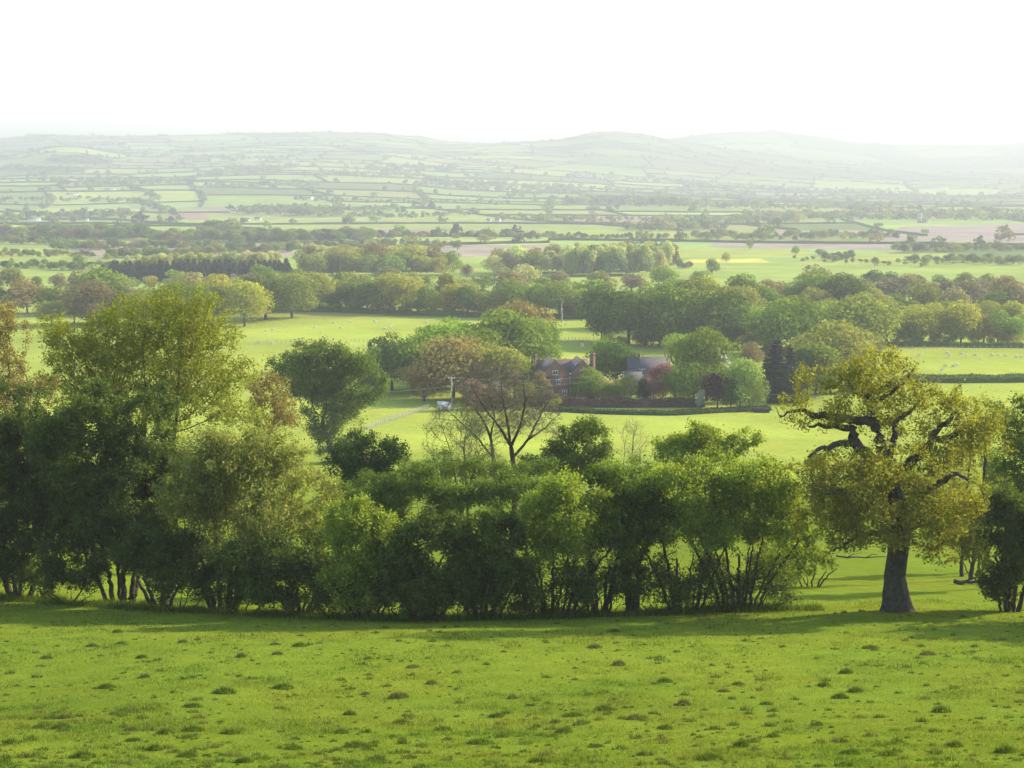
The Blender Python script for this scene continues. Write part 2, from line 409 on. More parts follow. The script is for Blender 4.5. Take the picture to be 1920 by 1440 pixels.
def skel_mesh(pos, par, r, sel, k, rg, rough=0):
    """tapered tubes along the chosen edges"""
    idx = np.nonzero(sel & (par >= 0))[0]
    if len(idx) == 0: return np.zeros((0, 3)), np.zeros((0, 4), int)
    dr = pos - pos[np.maximum(par, 0)]; L = np.linalg.norm(dr, axis=1); L[L == 0] = 1; dr = dr / L[:, None]; dr[par < 0] = (0, 0, 1)
    a = pos[par[idx]]; b = pos[idx]; ra = np.minimum(r[par[idx]], np.maximum(r[idx] * 1.35, r[idx] + .004)); rb = r[idx]
    da = np.where((r[par[idx]] > r[idx] * 1.6)[:, None], dr[idx], dr[par[idx]]); db = dr[idx]
    def ring(c, d, rad):
        ref = np.where(np.abs(d[:, 2:3]) < .92, np.array([[0, 0, 1.]]), np.array([[1., 0, 0]]))
        u = np.cross(d, ref); u /= np.linalg.norm(u, axis=1)[:, None] + 1e-9; v = np.cross(d, u)
        t = np.arange(k) / k * 2 * math.pi
        return c[:, None] + rad[:, None, None] * (np.cos(t)[None, :, None] * u[:, None] + np.sin(t)[None, :, None] * v[:, None])
    da = np.where((np.abs(da[:, 2:3]) < .92) == (np.abs(db[:, 2:3]) < .92), da, db)
    Va = ring(a, da, ra); Vb = ring(b, db, rb)
    m = len(idx); V = np.concatenate([Va, Vb], 1).reshape(-1, 3)
    j = np.arange(k); f = np.stack([j, (j + 1) % k, (j + 1) % k + k, j + k], 1)
    F = (np.arange(m)[:, None, None] * 2 * k + f[None]).reshape(-1, 4)
    return V, F
def leaves(P_, size, rg, nrm=None, aspect=.62, jit=.8, tone=None, fold=True):
    """one small diamond leaf per point; returns verts, faces, per-face value"""
    n = len(P_); s = size * np.exp(rg.normal(size=n) * .3)
    a = rg.normal(size=(n, 3))
    if nrm is not None:
        nn = nrm + rg.normal(size=(n, 3)) * jit; nn /= np.linalg.norm(nn, axis=1)[:, None] + 1e-9
        a = a - (a * nn).sum(1)[:, None] * nn
    a /= np.linalg.norm(a, axis=1)[:, None] + 1e-9
    b = np.cross(nn, a) if nrm is not None else np.cross(a, rg.normal(size=(n, 3))); b /= np.linalg.norm(b, axis=1)[:, None] + 1e-9
    s = s[:, None]
    V = np.stack([P_ - a * s * .5, P_ + b * s * aspect * .5 + a * s * .05, P_ + a * s * .5, P_ - b * s * aspect * .5 + a * s * .05], 1).reshape(-1, 3)
    F = np.arange(4 * n).reshape(n, 4)
    t = rg.random(n)
    if tone is not None: t = np.clip(t * .6 + tone * .4, 0, 1)
    return V, F, t
def blobs_px(spec, D):
    """crown lobes given as (px, py, rx, ry[, depth offset]) of the photograph at distance D, turned into metres"""
    out = []
    for b in spec:
        dz = b[4] if len(b) > 4 else 0; c = P(b[0], b[1], D + dz); k = (D + dz) / FPX * 1.18
        out.append((*c, b[2] * k, max(b[2], b[3]) * .8 * k, b[3] * k))
    return out
def nearest(q, p):
    out = np.zeros(len(q), int)
    for s in range(0, len(q), 4000): 
        e = q[s:s + 4000]; out[s:s + 4000] = ((e ** 2).sum(1)[:, None] - 2 * e @ p.T + (p ** 2).sum(1)[None]).argmin(1)
    return out
def near_plant(name, label, cat, base, spec, D=None, stems=None, r_tip=.007, n=1500, dk=.32, step=.24, leaf=.12, per=10, mat=None, bark=BARK, seed=0,
               r_trunk=.3, spread=.28, leafsel=.02, sub=10, group=None, part='trunk', ivy=0, sigma=.16, up=.04, twig=0, maxn=7000, wob=.14, roots=None, shell=.5, inner=0, cover=2.5, fill=.45):
    rg = np.random.default_rng(seed + 100)
    if base[1] is None: base = (*XG(base[0], D),)
    else: base = G(*base)
    D = D or base[1]
    bl = np.array(blobs_px(spec, D))
    # break every lobe into smaller clumps so that the outline is uneven
    subs = []
    for b in bl:
        m = max(9, int(sub * 1.5 * (b[3] * b[5]) / (bl[:, 3] * bl[:, 5]).mean()))
        d = rg.normal(size=(m, 3)); d /= np.linalg.norm(d, axis=1)[:, None]
        c = b[:3] + d * b[3:6] * rg.uniform(.25, .9, (m, 1)); rr = b[3:6].min() * rg.uniform(.28, .55, m)
        rr[:] = np.maximum(rr, .35)
        subs += [(*c[i], rr[i] * 1.15, rr[i] * 1.15, rr[i] * .85) for i in range(m)]
    pts = sample_blobs(subs, n, rg, shell)
    gz = height(pts[:, 0], pts[:, 1]); pts = pts[pts[:, 2] > gz + .35]
    if roots is None:
        roots = []; cen = bl[:, :3].mean(0)
        if stems is None: stems = [(0, 0, None)]
        for i, s in enumerate(stems):
            b0 = np.array(base) + np.array((s[0], s[1], 0)); b0[2] = float(height(b0[0], b0[1])) - .15
            if s[2] is None: tgt = cen + (bl[0, :3] - cen) * .2; tgt[2] = b0[2] + max(.8, (cen[2] - b0[2]) * .62)
            else: tgt = np.array(s[2]) if len(s[2]) == 3 else P(s[2][0], s[2][1], D)
            rt = s[3] if len(s) > 3 else r_trunk
            mid = b0 + (tgt - b0) * .5 + np.array((rg.normal() * .12, rg.normal() * .12, 0)) * np.linalg.norm(tgt - b0) * .3
            roots.append(dict(line=[(*b0, rt * 1.35), (*(b0 + (mid - b0) * .25), rt), (*mid, rt * .85), (*tgt, rt * .55)], wob=.1))
    pos, par, fx, nf = grow(pts, roots, dk * 7, dk, step, rg, up=up, maxn=maxn, wob=wob)
    r, tip = radii(par, fx, r_tip)
    r[nf:] = np.minimum(r[nf:], fx.min() * 1.0 if len(fx) else 1)
    root = empty(name, (float(base[0]), float(base[1]), float(base[2]))); tag(root, label, cat, group)
    if DBG: print('PLANT', label[:40], 'nodes', len(pos), 'fixed', nf, 'pts', len(pts), 'blob z', bl[:,2].min(), bl[:,2].max(), 'node zmax', pos[:,2].max(), 'tips', int(tip.sum()), 'leafnodes', int((r<leafsel).sum()))
    o = np.array(base)
    big = r > max(.03, r_tip * 3.2)
    V, F = skel_mesh(pos - o, par, r, big, 8, rg)
    if len(F): link(part, mesh(part, V, F, smooth=True), bark, root)
    V, F = skel_mesh(pos - o, par, r, ~big, 3, rg)
    if twig:   # fine bare twigs at the tips
        ti = np.nonzero(r < leafsel)[0]; ti = np.repeat(ti, twig); d = rg.normal(size=(len(ti), 3)); pd = pos[ti] - pos[np.maximum(par[ti], 0)]; pd /= np.linalg.norm(pd, axis=1)[:, None] + 1e-9
        d = pd * 1.1 + d * .55; d[:, 2] += .35; d /= np.linalg.norm(d, axis=1)[:, None]; Lg = rg.uniform(.25, .7, len(ti))[:, None]
        e = pos[ti] + d * Lg - o; a = pos[ti] - o; u = np.cross(d, rg.normal(size=d.shape)); u /= np.linalg.norm(u, axis=1)[:, None] + 1e-9
        w = r_tip * .75; Vt = np.stack([a - u * w, a + u * w, e + u * w * .4, e - u * w * .4], 1).reshape(-1, 3)
        F = np.concatenate([F, np.arange(len(Vt)).reshape(-1, 4) + len(V)]); V = np.concatenate([V, Vt])
    if len(F): link('branches', mesh('branches', V, F, smooth=False), TWIG if twig else bark, root)
    if per and mat:
        sel = np.nonzero((r < leafsel) & (np.arange(len(r)) >= nf) | tip)[0]
        tone = vnoise(pos[sel, 0] * 1.3, pos[sel, 2] * 1.3 + pos[sel, 1], seed)
        tot = int(cover * math.pi * (bl[:, 3] * bl[:, 5]).sum() / (.31 * leaf * leaf)); inner = int(tot * fill); per = tot * (1 - fill) / len(sel)
        if DBG: print('   leaves', tot, 'per node', per)
        cnt = rg.poisson(per, len(sel)); ii = np.repeat(np.arange(len(sel)), cnt)
        q = pos[sel][ii] + rg.normal(size=(len(ii), 3)) * sigma - o
        if inner:
            qi = sample_blobs(subs, inner, rg, .8) - o; q = np.concatenate([q, qi]); ii = np.concatenate([ii, nearest(qi + o, pos[sel])])
        gz = height(q[:, 0] + o[0], q[:, 1] + o[1]) - o[2]; k = q[:, 2] > gz + .12; q = q[k]; ii = ii[k]
        V, F, t = leaves(q, leaf, rg, tone=tone[ii])
        link('crown', mesh('crown', V, F, fattr={'rnd': t}), mat, root)
    if ivy:
        sel = np.nonzero((r > .05) & (pos[:, 2] < o[2] + ivy))[0]
        ii = np.repeat(sel, 60); d = rg.normal(size=(len(ii), 3)); d /= np.linalg.norm(d, axis=1)[:, None]
        q = pos[ii] + d * (r[ii, None] + rg.random((len(ii), 1)) * .22) - o
        V, F, t = leaves(q, .1, rg, nrm=d)
        link('ivy', mesh('ivy', V, F, fattr={'rnd': t}), IVY, root)
    return root

# ---- small and middle-distance trees: unit-height prototypes, coloured per object
LEAF_OBJ = leafmat('leaf', 'obj', .45, .28, .4, gloss=0, tt=(1.15, 1.15, .7))
LEAF_ATTR = leafmat('leaf_mass', 'attr', .45, .28, .3, gloss=0, tt=(1.15, 1.15, .7))
def crown_pts(kind, n, rg, nb=18):
    """returns points, outward normals and tone for a crown one unit tall"""
    if kind == 'round': lo, c, e = .04, (0, 0, .53), (.52, .52, .49)
    elif kind == 'tall': lo, c, e = .04, (0, 0, .52), (.38, .38, .50)
    elif kind == 'wide': lo, c, e = .08, (0, 0, .55), (.70, .70, .45)
    elif kind == 'poplar': lo, c, e = .05, (0, 0, .52), (.17, .17, .48)
    elif kind == 'bush': lo, c, e = .0, (0, 0, .48), (.62, .62, .52)
    elif kind == 'conifer': lo, c, e = .03, (0, 0, .5), (.2, .2, .5)
    c = np.array(c); e = np.array(e)
    if kind == 'conifer':
        h = rg.random(n) ** 1.25; lay = np.floor(h * 14) / 14 + rg.random(n) * .03; w = (1 - lay) * .24 + .012
        a = rg.random(n) * 6.283; w = w * (.8 + .35 * vnoise(a * 1.6, lay * 9, 3)); r = w * rg.random(n) ** .4
        p = np.stack([np.cos(a) * r, np.sin(a) * r, .04 + lay * .96 - r * .25], 1); nr = np.stack([np.cos(a), np.sin(a), np.full(n, .5)], 1)
        return p, nr, rg.random(n)
    d = rg.normal(size=(nb, 3)); d /= np.linalg.norm(d, axis=1)[:, None]; d[:, 2] = np.where(d[:, 2] < -.8, -d[:, 2], d[:, 2])
    d[0] = (0, 0, 1)
    off = .62 + rg.uniform(-.22, .2, nb); bc = c + d * e * off[:, None]
    br = e.min() * rg.uniform(.24, .58, nb) * (1.1 if kind != 'poplar' else 1.5)
    bc = np.concatenate([bc, [c]]); br = np.concatenate([br, [e.min() * .6]])
    w = br ** 2; w[-1] *= .5; k = rg.choice(len(bc), n, p=w / w.sum())
    dd = rg.normal(size=(n, 3)); dd[:, 2] += .25; dd /= np.linalg.norm(dd, axis=1)[:, None]
    rr = br[k] * (.72 + .38 * rg.random(n) ** .7)
    p = bc[k] + dd * rr[:, None] * np.array((1.12, 1.12, .86))
    p[:, 2] = np.where(p[:, 2] < lo * .5, lo * .5 + rg.random(n) * .1, p[:, 2])
    if kind == 'bush': p[:, 2] = np.abs(p[:, 2])
    return p, dd, np.clip(rg.random(len(bc))[k] * .65 + rg.random(n) * .35, 0, 1)
def proto(kind, n, size, seed, trunk=True, nb=18, leafmat_=None):
    rg = np.random.default_rng(seed); p, nr, t = crown_pts(kind, n, rg, nb)
    V, F, tt = leaves(p, size, rg, nrm=nr, aspect=.85, jit=.55, tone=t)
    me = mesh('crown', V, F, fattr={'rnd': tt})
    tr = None
    if trunk:
        b = MB(); h = {'round': .5, 'tall': .6, 'wide': .5, 'poplar': .8, 'bush': .3, 'conifer': .8}[kind]; r0 = {'wide': .035, 'bush': .015}.get(kind, .024)
        if kind == 'bush':
            for i in range(5):
                a = i * 1.3 + seed; b.tube([(.03 * math.cos(a), .03 * math.sin(a), -.03), (.12 * math.cos(a), .12 * math.sin(a), .2), (.25 * math.cos(a), .25 * math.sin(a), .5)], [.014, .011, .005], 5)
        else:
            b.tube([(0, 0, -.04), (.0, 0, .03), (.01, .005, h * .5), (.0, .01, h)], [r0 * 1.5, r0, r0 * .8, r0 * .45], 7)
            if kind != 'conifer':
                for i in range(7):
                    a = i * 2.4 + seed; q = .26 if kind != 'poplar' else .1; z0 = h * (.45 + .07 * i)
                    b.tube([(0, 0, z0), (q * .55 * math.cos(a), q * .55 * math.sin(a), z0 + .10), (q * math.cos(a), q * math.sin(a), z0 + .24)], [r0 * .6, r0 * .4, r0 * .15], 5)
        F = [np.concatenate(f) for f in b.F.values() if f]; tr = mesh('trunk', np.concatenate(b.V), F, smooth=True)
    return me, tr
PROTO = {}
def get_proto(kind, var, lod):
    key = (kind, var, lod)
    if key not in PROTO:
        n, s = {0: (7000, .036), 1: (1900, .062), 2: (90, .24)}[lod]
        if kind == 'conifer': s *= .8
        if kind == 'poplar': s *= .75
        PROTO[key] = proto(kind, n, s, hash_(kind) + var * 17 + lod, nb=22 if lod == 0 else 13)
    return PROTO[key]
def hash_(s): return sum(ord(c) * (i + 3) for i, c in enumerate(s))
NAMES = {'round': 'broadleaf_tree', 'tall': 'broadleaf_tree', 'wide': 'spreading_tree', 'poplar': 'poplar_tree', 'bush': 'shrub', 'conifer': 'conifer_tree'}
CATS = {'bush': 'shrub', 'conifer': 'conifer'}
def mid_tree(kind, base, h, col, label, group=None, lod=0, wscale=1., rs=None, name=None, var=None, bark=None):
    rs = rs or rnd; var = rs.randrange(4) if var is None else var
    me, tr = get_proto(kind, var, lod)
    name = name or NAMES[kind]; b = tuple(float(v) for v in base)
    e = empty(name, b, rs.uniform(0, 6.28)); e.scale = (h * wscale, h * wscale, h)
    tag(e, label, CATS.get(kind, 'tree') if not name.startswith('shrub') else 'shrub', group)
    k = rs.uniform(.82, 1.2)
    c = bpy.data.objects.new('crown', me); C.objects.link(c); c.parent = e; c.color = (*[v * k * rs.uniform(.92, 1.08) for v in col], 1)
    if not me.materials: me.materials.append(LEAF_OBJ)
    if lod < 2 or True:
        t = bpy.data.objects.new('trunk', tr); C.objects.link(t); t.parent = e
        if not tr.materials: tr.materials.append(bark or BARK_GREY)
    return e
# linear crown colours: (rgb, word)
COL = dict(
    green=((.175, .25, .03), 'mid green'), dark=((.095, .15, .024), 'dark green'), bright=((.21, .30, .035), 'bright green'), fresh=((.23, .30, .07), 'pale green'),
    olive=((.235, .255, .045), 'olive'), gold=((.33, .33, .04), 'golden'), rust=((.25, .20, .07), 'rusty'), brown=((.21, .185, .09), 'brownish'),
    pale=((.46, .48, .18), 'pale yellow'), pink=((.28, .23, .18), 'pinkish'), blue=((.045, .062, .042), 'blackish'), red=((.30, .13, .12), 'red'),
    copper=((.085, .03, .03), 'purple'), blossom=((.46, .33, .29), 'pink blossoming'), silver=((.36, .40, .33), 'silvery'))
ORD = ['first', 'second', 'third', 'fourth', 'fifth', 'sixth', 'seventh', 'eighth', 'ninth', 'tenth', 'eleventh', 'twelfth', 'thirteenth', 'fourteenth', 'fifteenth', 'sixteenth',
       'seventeenth', 'eighteenth', 'nineteenth', 'twentieth', 'twenty-first', 'twenty-second', 'twenty-third', 'twenty-fourth', 'twenty-fifth', 'twenty-sixth', 'twenty-seventh', 'twenty-eighth', 'twenty-ninth', 'thirtieth', 'thirty-first', 'thirty-second', 'thirty-third', 'thirty-fourth']
# ------------------------------------------------------------------ the near hedge line and its trees
L_OAK = leafmat('oak_leaf', (.21, .22, .022), .55, .45, .4, (1.15, .92, .6))
L_GOLD = leafmat('golden_leaf', (.205, .24, .018), .58, .4, .4, (1.2, .95, .6))
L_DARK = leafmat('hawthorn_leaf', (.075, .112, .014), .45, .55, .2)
L_HAZEL = leafmat('hazel_leaf', (.215, .285, .036), .58, .5, .4)
L_OLIVE = leafmat('willow_leaf', (.225, .255, .06), .6, .45, .4)
L_GREEN = leafmat('field_maple_leaf', (.11, .165, .017), .5, .5, .2)
L_DEEP = leafmat('holly_leaf', (.06, .11, .016), .4, .45, .1)
L_FRESH = leafmat('fresh_leaf', (.11, .17, .02), .5, .4, .3)
L_COPPER = leafmat('copper_leaf', (.21, .175, .06), .5, .4, .3)
L_PINK = leafmat('bud', (.22, .16, .11), .4, .4, .3)
def stemset(seed, k, sx, sy, hgt, r, lean=.35):
    rg = random.Random(seed); out = []
    return [(rg.uniform(-sx, sx), rg.uniform(-sy, sy), None, r * rg.uniform(.6, 1.2)) for _ in range(k)], hgt
def bush_roots(base, k, w, hgt, r, seed, lean=.8, spec=None, D=None):
    """several stems fanning out from a stool"""
    rg = random.Random(seed); B = G(*base); out = []
    for i in range(k):
        f = (i + .5) / k * 2 - 1; x = B[0] + f * w * .35 + rg.uniform(-.1, .1); y = B[1] + rg.uniform(-.5, .5)
        z = float(height(x, y)) - .15; tx = x + f * w * lean + rg.uniform(-.3, .3); ty = y + rg.uniform(-.8, .8); h = hgt * rg.uniform(.75, 1.1); q = r * rg.uniform(.6, 1.25)
        out.append(dict(line=[(x, y, z, q * 1.3), (x + (tx - x) * .3, y, z + h * .42, q), (tx, ty, z + h, q * .6)], wob=.16))
    return out
# --- the old oak
def old_oak():
    D = G(1683, 1146)[1]; B = G(1683, 1146)
    def L(pts): return [(*P(a, b, D + dz), r) for a, b, dz, r in pts]
    trunk = [(B[0], B[1], B[2] - .3, .64)] + L([(1682, 1120, 0, .56), (1677, 1080, 0, .50), (1683, 1040, 0, .47), (1688, 1000, 0, .50), (1684, 950, 0, .42), (1668, 895, 0, .36)])
    roots = [dict(line=trunk, wob=.03)]
    for l in ([(1668, 895, 0, .34), (1636, 860, 0, .31), (1612, 842, .2, .29), (1596, 822, .3, .28), (1604, 802, .3, .22), (1575, 800, .4, .17), (1540, 797, .4, .11), (1516, 800, .3, .06)],
              [(1601, 832, .3, .2), (1570, 832, .0, .16), (1538, 840, -.4, .12), (1515, 858, -.7, .06)],
              [(1668, 895, 0, .32), (1655, 862, -.1, .30), (1650, 825, -.2, .29), (1642, 795, -.3, .28), (1628, 789, -.3, .25), (1590, 788, -.2, .22), (1556, 780, 0, .20), (1522, 780, .3, .16), (1508, 768, .4, .12), (1488, 768, .5, .08), (1462, 783, .5, .045), (1456, 765, .5, .02)],
              [(1642, 795, -.3, .22), (1637, 765, -.6, .18), (1630, 738, -.8, .15), (1606, 736, -1.0, .12), (1590, 715, -1.2, .07)],
              [(1630, 752, -.6, .13), (1660, 745, -.3, .11), (1690, 722, 0, .08), (1712, 695, .2, .04)],
              [(1660, 875, .2, .19), (1678, 820, .4, .17), (1674, 798, .5, .15), (1690, 782, .6, .13), (1712, 768, .8, .08), (1730, 748, 1, .04)],
              [(1670, 895, .5, .3), (1735, 845, 1.4, .24), (1754, 812, 1.8, .19), (1778, 788, 2.0, .14), (1795, 768, 2.1, .07)],
              [(1744, 828, 1.5, .17), (1790, 815, 1.8, .15), (1822, 800, 2, .13), (1852, 796, 2.1, .09), (1878, 800, 2.3, .04)],
              [(1684, 960, 0, .26), (1740, 920, -1.6, .2), (1790, 885, -2.6, .13), (1815, 900, -3, .07)],
              [(1684, 975, 0, .2), (1640, 940, -2, .16), (1590, 920, -3.2, .11), (1545, 925, -3.6, .05)],
              [(1686, 1000, 0, .2), (1635, 1000, -1.2, .14), (1590, 1015, -1.8, .08), (1552, 1038, -2, .03)],
              [(1690, 990, 0, .2), (1740, 980, -1.5, .14), (1770, 1010, -2.2, .08), (1752, 1040, -2.4, .04), (1760, 1062, -2.4, .015)]):
        roots.append(dict(line=L(l), parent='near', wob=.22))
    spec = [(1580, 712, 75, 42, -.5), (1610, 745, 70, 36, -.8), (1700, 800, 60, 36, 1.2), (1530, 780, 60, 30, .8), (1830, 830, 60, 50, 2), (1660, 700, 60, 44, 0), (1690, 745, 55, 45, .3), (1555, 765, 62, 34, 0), (1490, 748, 40, 24, .3), (1500, 790, 30, 12, .3), (1640, 780, 45, 32, .5), (1740, 735, 35, 25, .8),
            (1800, 765, 55, 48, 1.8), (1850, 785, 38, 50, 2.2), (1775, 855, 75, 50, .5), (1690, 880, 70, 45, -2.2), (1600, 900, 90, 60, -2.4), (1545, 865, 60, 35, 1.5), (1560, 960, 72, 62, -1), (1640, 985, 70, 52, -3),
            (1740, 960, 90, 62, -3), (1815, 960, 50, 70, -.5), (1760, 1035, 70, 34, -2.4), (1580, 1020, 50, 22, -1.6), (1820, 1040, 40, 30, -1.5), (1690, 930, 110, 50, 1.8)]
    o = near_plant('oak_tree', 'old gnarled oak with thick crooked limbs and golden leaves standing on the pasture edge', 'tree', (1683, 1146), spec, roots=roots, n=4600, dk=.26, step=.2,
                   leaf=.125, per=9, mat=L_OAK, bark=BARK_GREY, cover=1.45, fill=.2, seed=1, r_tip=.008, leafsel=.019, sub=11, sigma=.15, maxn=15000, wob=.22, shell=.6)
    # fluted, buttressed bole over the lower trunk
    k = 40; Q = np.array([t[:3] for t in trunk]); rr = np.array([t[3] for t in trunk]); n = 46; t = np.linspace(0, 1, n); cum = np.concatenate([[0], np.cumsum(np.linalg.norm(np.diff(Q, axis=0), axis=1))]); cum /= cum[-1]
    cx = np.stack([np.interp(t, cum, Q[:, j]) for j in range(3)], 1); r_ = np.interp(t, cum, rr); a = np.arange(k) / k * 2 * math.pi
    V = []
    for i in range(n):
        fl = 1.03 + .08 * np.sin(a * 5 + t[i] * 3) + .05 * np.sin(a * 9 - t[i] * 5) + .22 * (vnoise(np.cos(a) * 1.6 + 9, np.sin(a) * 1.6 + t[i] * 7, 4) - .4) + .55 * math.exp(-t[i] * 12) * (1 + .5 * np.sin(a * 4 + 1)) + .22 * np.exp(-((t[i] - .16) / .07) ** 2) * np.maximum(0, np.cos(a - 3.4))
        V.append(cx[i] + np.stack([np.cos(a) * r_[i] * fl, np.sin(a) * r_[i] * fl, np.zeros(k)], 1))
    V = np.concatenate(V) - np.array(o.location); ix = np.arange(n * k).reshape(n, k)
    F = np.stack([ix[:-1], np.roll(ix, -1, 1)[:-1], np.roll(ix, -1, 1)[1:], ix[1:]], -1).reshape(-1, 4)
    link('bole', mesh('bole', V, F, smooth=True), OAKBARK, o)
OAKBARK = solid('oak_bark', (.068, .060, .043), .6, 5, .95, 1.0, 9, .1)
old_oak()
T = near_plant
# --- trees standing behind the hedge
T('maple_tree', 'large golden green maple with fanned limbs rising above the hedge at the left', 'tree', (268, 1075), [(290, 575, 85, 48), (240, 610, 90, 60), (350, 600, 80, 60), (180, 640, 100, 60), (200, 700, 90, 70), (380, 700, 90, 70), (300, 730, 100, 60), (390, 620, 75, 60), (300, 660, 120, 60), (420, 720, 70, 60), (150, 740, 90, 60), (300, 780, 110, 50), (450, 780, 45, 40), (110, 680, 50, 50, 1)],
  stems=[(0, 0, (270, 800), .34), (.3, .2, (330, 790), .2), (-.3, .1, (215, 780), .2)], n=4600, dk=.32, step=.27, leaf=.135, per=8, mat=L_GOLD, cover=1.05, fill=.15, seed=2, up=.10, sub=12, sigma=.2, leafsel=.021, maxn=12000, wob=.12, r_tip=.009)
T('ash_tree', 'tall thin tree with sparse reddish brown leaves cut by the left picture edge', 'tree', (-20, 1090), [(-10, 600, 50, 70), (20, 700, 55, 80), (-20, 800, 60, 80), (60, 760, 40, 60)], n=1300, leaf=.12, per=5, mat=L_COPPER, cover=1.8, fill=.2, seed=3, r_trunk=.22, up=.12)
T('ash_tree', 'small brown leaved tree behind the right side of the golden maple', 'tree', (512, None), [(500, 735, 44, 38), (535, 770, 40, 35), (500, 790, 50, 30)], D=105, n=1100, dk=.32, leaf=.14, per=6, mat=L_COPPER, cover=1.5, fill=.2, seed=4, r_trunk=.2, up=.08)
T('oak_tree', 'dark green oak with ivied trunk standing alone left of the farm', 'tree', (632, 868), [(600, 662, 55, 30), (550, 690, 48, 32), (525, 680, 26, 18), (655, 695, 50, 40), (700, 722, 34, 32), (580, 720, 50, 34), (650, 740, 50, 34), (610, 735, 60, 34), (640, 775, 50, 26), (590, 765, 30, 26), (510, 682, 14, 14), (612, 800, 40, 30), (640, 835, 36, 30), (600, 840, 26, 20)], n=3600, dk=.7, step=.5, leaf=.30, per=9, mat=L_GREEN, cover=2.6, fill=.4, seed=5, r_trunk=.5, r_tip=.018, leafsel=.045, sigma=.42, ivy=6, up=.05, sub=11, maxn=9000)
T('holly_tree', 'compact glossy dark green tree below the lone oak', 'tree', (690, None), [(670, 830, 42, 26), (725, 850, 35, 32), (650, 865, 38, 32), (690, 895, 55, 40), (735, 835, 25, 16)], D=104, n=1500, dk=.3, leaf=.15, per=15, mat=L_DEEP, cover=4, seed=6, r_trunk=.18, sigma=.18)
def LP(pts, D): return [(*P(a, b, D + dz), r) for a, b, dz, r in pts]
B_ = XG(955, 108); zb = B_[2] - .2
bare = [dict(line=[(B_[0] + .3, B_[1], zb, .27)] + LP([(966, 905, 0, .22), (962, 865, 0, .20), (958, 838, 0, .17)], 108), wob=.05)]
for l in ([(958, 838, 0, .13), (940, 805, -.3, .10), (915, 775, -.6, .07), (890, 735, -.8, .035)], [(958, 838, 0, .12), (952, 795, .3, .09), (943, 750, .5, .06), (938, 705, .5, .03)], [(958, 838, 0, .13), (975, 800, -.2, .10), (985, 755, -.3, .06), (980, 705, -.2, .03)],
          [(960, 860, 0, .13), (990, 825, .4, .10), (1010, 785, .6, .07), (1032, 745, .8, .03)], [(990, 825, .4, .07), (1025, 800, .8, .05), (1048, 775, 1, .02)], [(943, 750, .5, .04), (915, 715, .2, .025), (905, 700, .2, .015)], [(985, 755, -.3, .04), (1005, 722, 0, .02)]):
    bare.append(dict(line=LP(l, 108), parent='near', wob=.1))
bare.append(dict(line=[(B_[0] - .9, B_[1] + .3, zb, .2)] + LP([(930, 905, .3, .17), (925, 860, .3, .15), (920, 820, .3, .11), (905, 785, .3, .07), (880, 755, .2, .03)], 108), parent=0, wob=.05))
for l in ([(925, 860, .3, .09), (895, 820, 0, .07), (862, 790, -.3, .045), (835, 765, -.4, .02)], [(920, 820, .3, .08), (928, 780, .5, .06), (915, 735, .6, .03)], [(862, 790, -.3, .03), (820, 785, -.4, .015)]):
    bare.append(dict(line=LP(l, 108), parent='near', wob=.1))
T('bare_tree', 'tall bare tree with two ivied stems in the middle of the hedge', 'tree', (955, None), [(885, 740, 55, 42), (950, 725, 60, 40), (1010, 755, 45, 50), (840, 775, 40, 36), (940, 780, 80, 50), (1035, 800, 26, 36), (880, 820, 40, 30)],
  D=108, roots=bare, n=4400, dk=.25, step=.2, leaf=.06, per=1.6, mat=L_PINK, cover=.05, fill=0, seed=7, r_tip=.009, twig=5, up=.12, ivy=6.5, leafsel=.02, maxn=9000, wob=.14, sigma=.2)
T('bare_tree', 'many stemmed thin tree with tiny green leaves left of the bare tree', 'tree', (872, None), [(830, 810, 38, 36), (880, 810, 40, 40), (810, 860, 30, 36), (900, 860, 35, 40), (855, 870, 40, 35)],
  D=103, stems=[(-.3, 0, (845, 850), .1), (0, .2, (870, 840), .12), (.3, 0, (898, 850), .1), (-.5, .1, (815, 865), .08), (.1, -.2, (860, 860), .08)], n=1600, dk=.28, step=.2, leaf=.075, per=2.2, mat=L_FRESH, cover=.25, fill=0, seed=8, r_tip=.009, twig=3, up=.14, leafsel=.02, maxn=8000, wob=.1)
T('sycamore_tree', 'round bright green tree right of the bare tree in front of the farm field', 'tree', (1085, None), [(1095, 815, 48, 30), (1130, 845, 32, 38), (1045, 850, 40, 36), (1080, 870, 60, 36), (1010, 870, 28, 26)], D=106, n=1900, dk=.3, leaf=.15, per=12, mat=L_GREEN, cover=3.2, seed=9, r_trunk=.2, sigma=.18)
T('bare_shrub', 'small bare brown twiggy shrub beside the bright round tree', 'shrub', (1183, None), [(1183, 825, 26, 34), (1185, 850, 30, 30)], D=100, stems=[(-.2, 0, (1172, 845), .05), (.1, 0, (1186, 840), .05), (.3, .1, (1200, 850), .04)], n=500, dk=.24, step=.18, per=0, seed=10, r_tip=.007, twig=3, up=.2, wob=.08)
T('maple_tree', 'bushy mid green tree topping the hedge in front of the farm garden', 'tree', (1330, None), [(1260, 830, 36, 24), (1320, 812, 38, 26), (1380, 820, 30, 20), (1415, 825, 24, 16), (1330, 850, 100, 30)], D=92, n=1900, dk=.3, leaf=.14, per=10, mat=L_HAZEL, cover=3.2, seed=11, r_trunk=.2, sigma=.18)
T('bramble_thicket', 'light green bramble thicket in the dip between hedge and bare trees', 'shrub', (800, None), [(780, 905, 70, 34), (700, 935, 60, 32), (860, 925, 60, 34), (930, 930, 60, 34), (1000, 915, 50, 30), (800, 950, 90, 30), (640, 930, 40, 40)], D=84, n=2300, dk=.28, leaf=.12, per=9, mat=L_FRESH, cover=3.5, seed=12, roots=bush_roots((800, 1100), 7, 6, 4, .06, 12), sigma=.2)
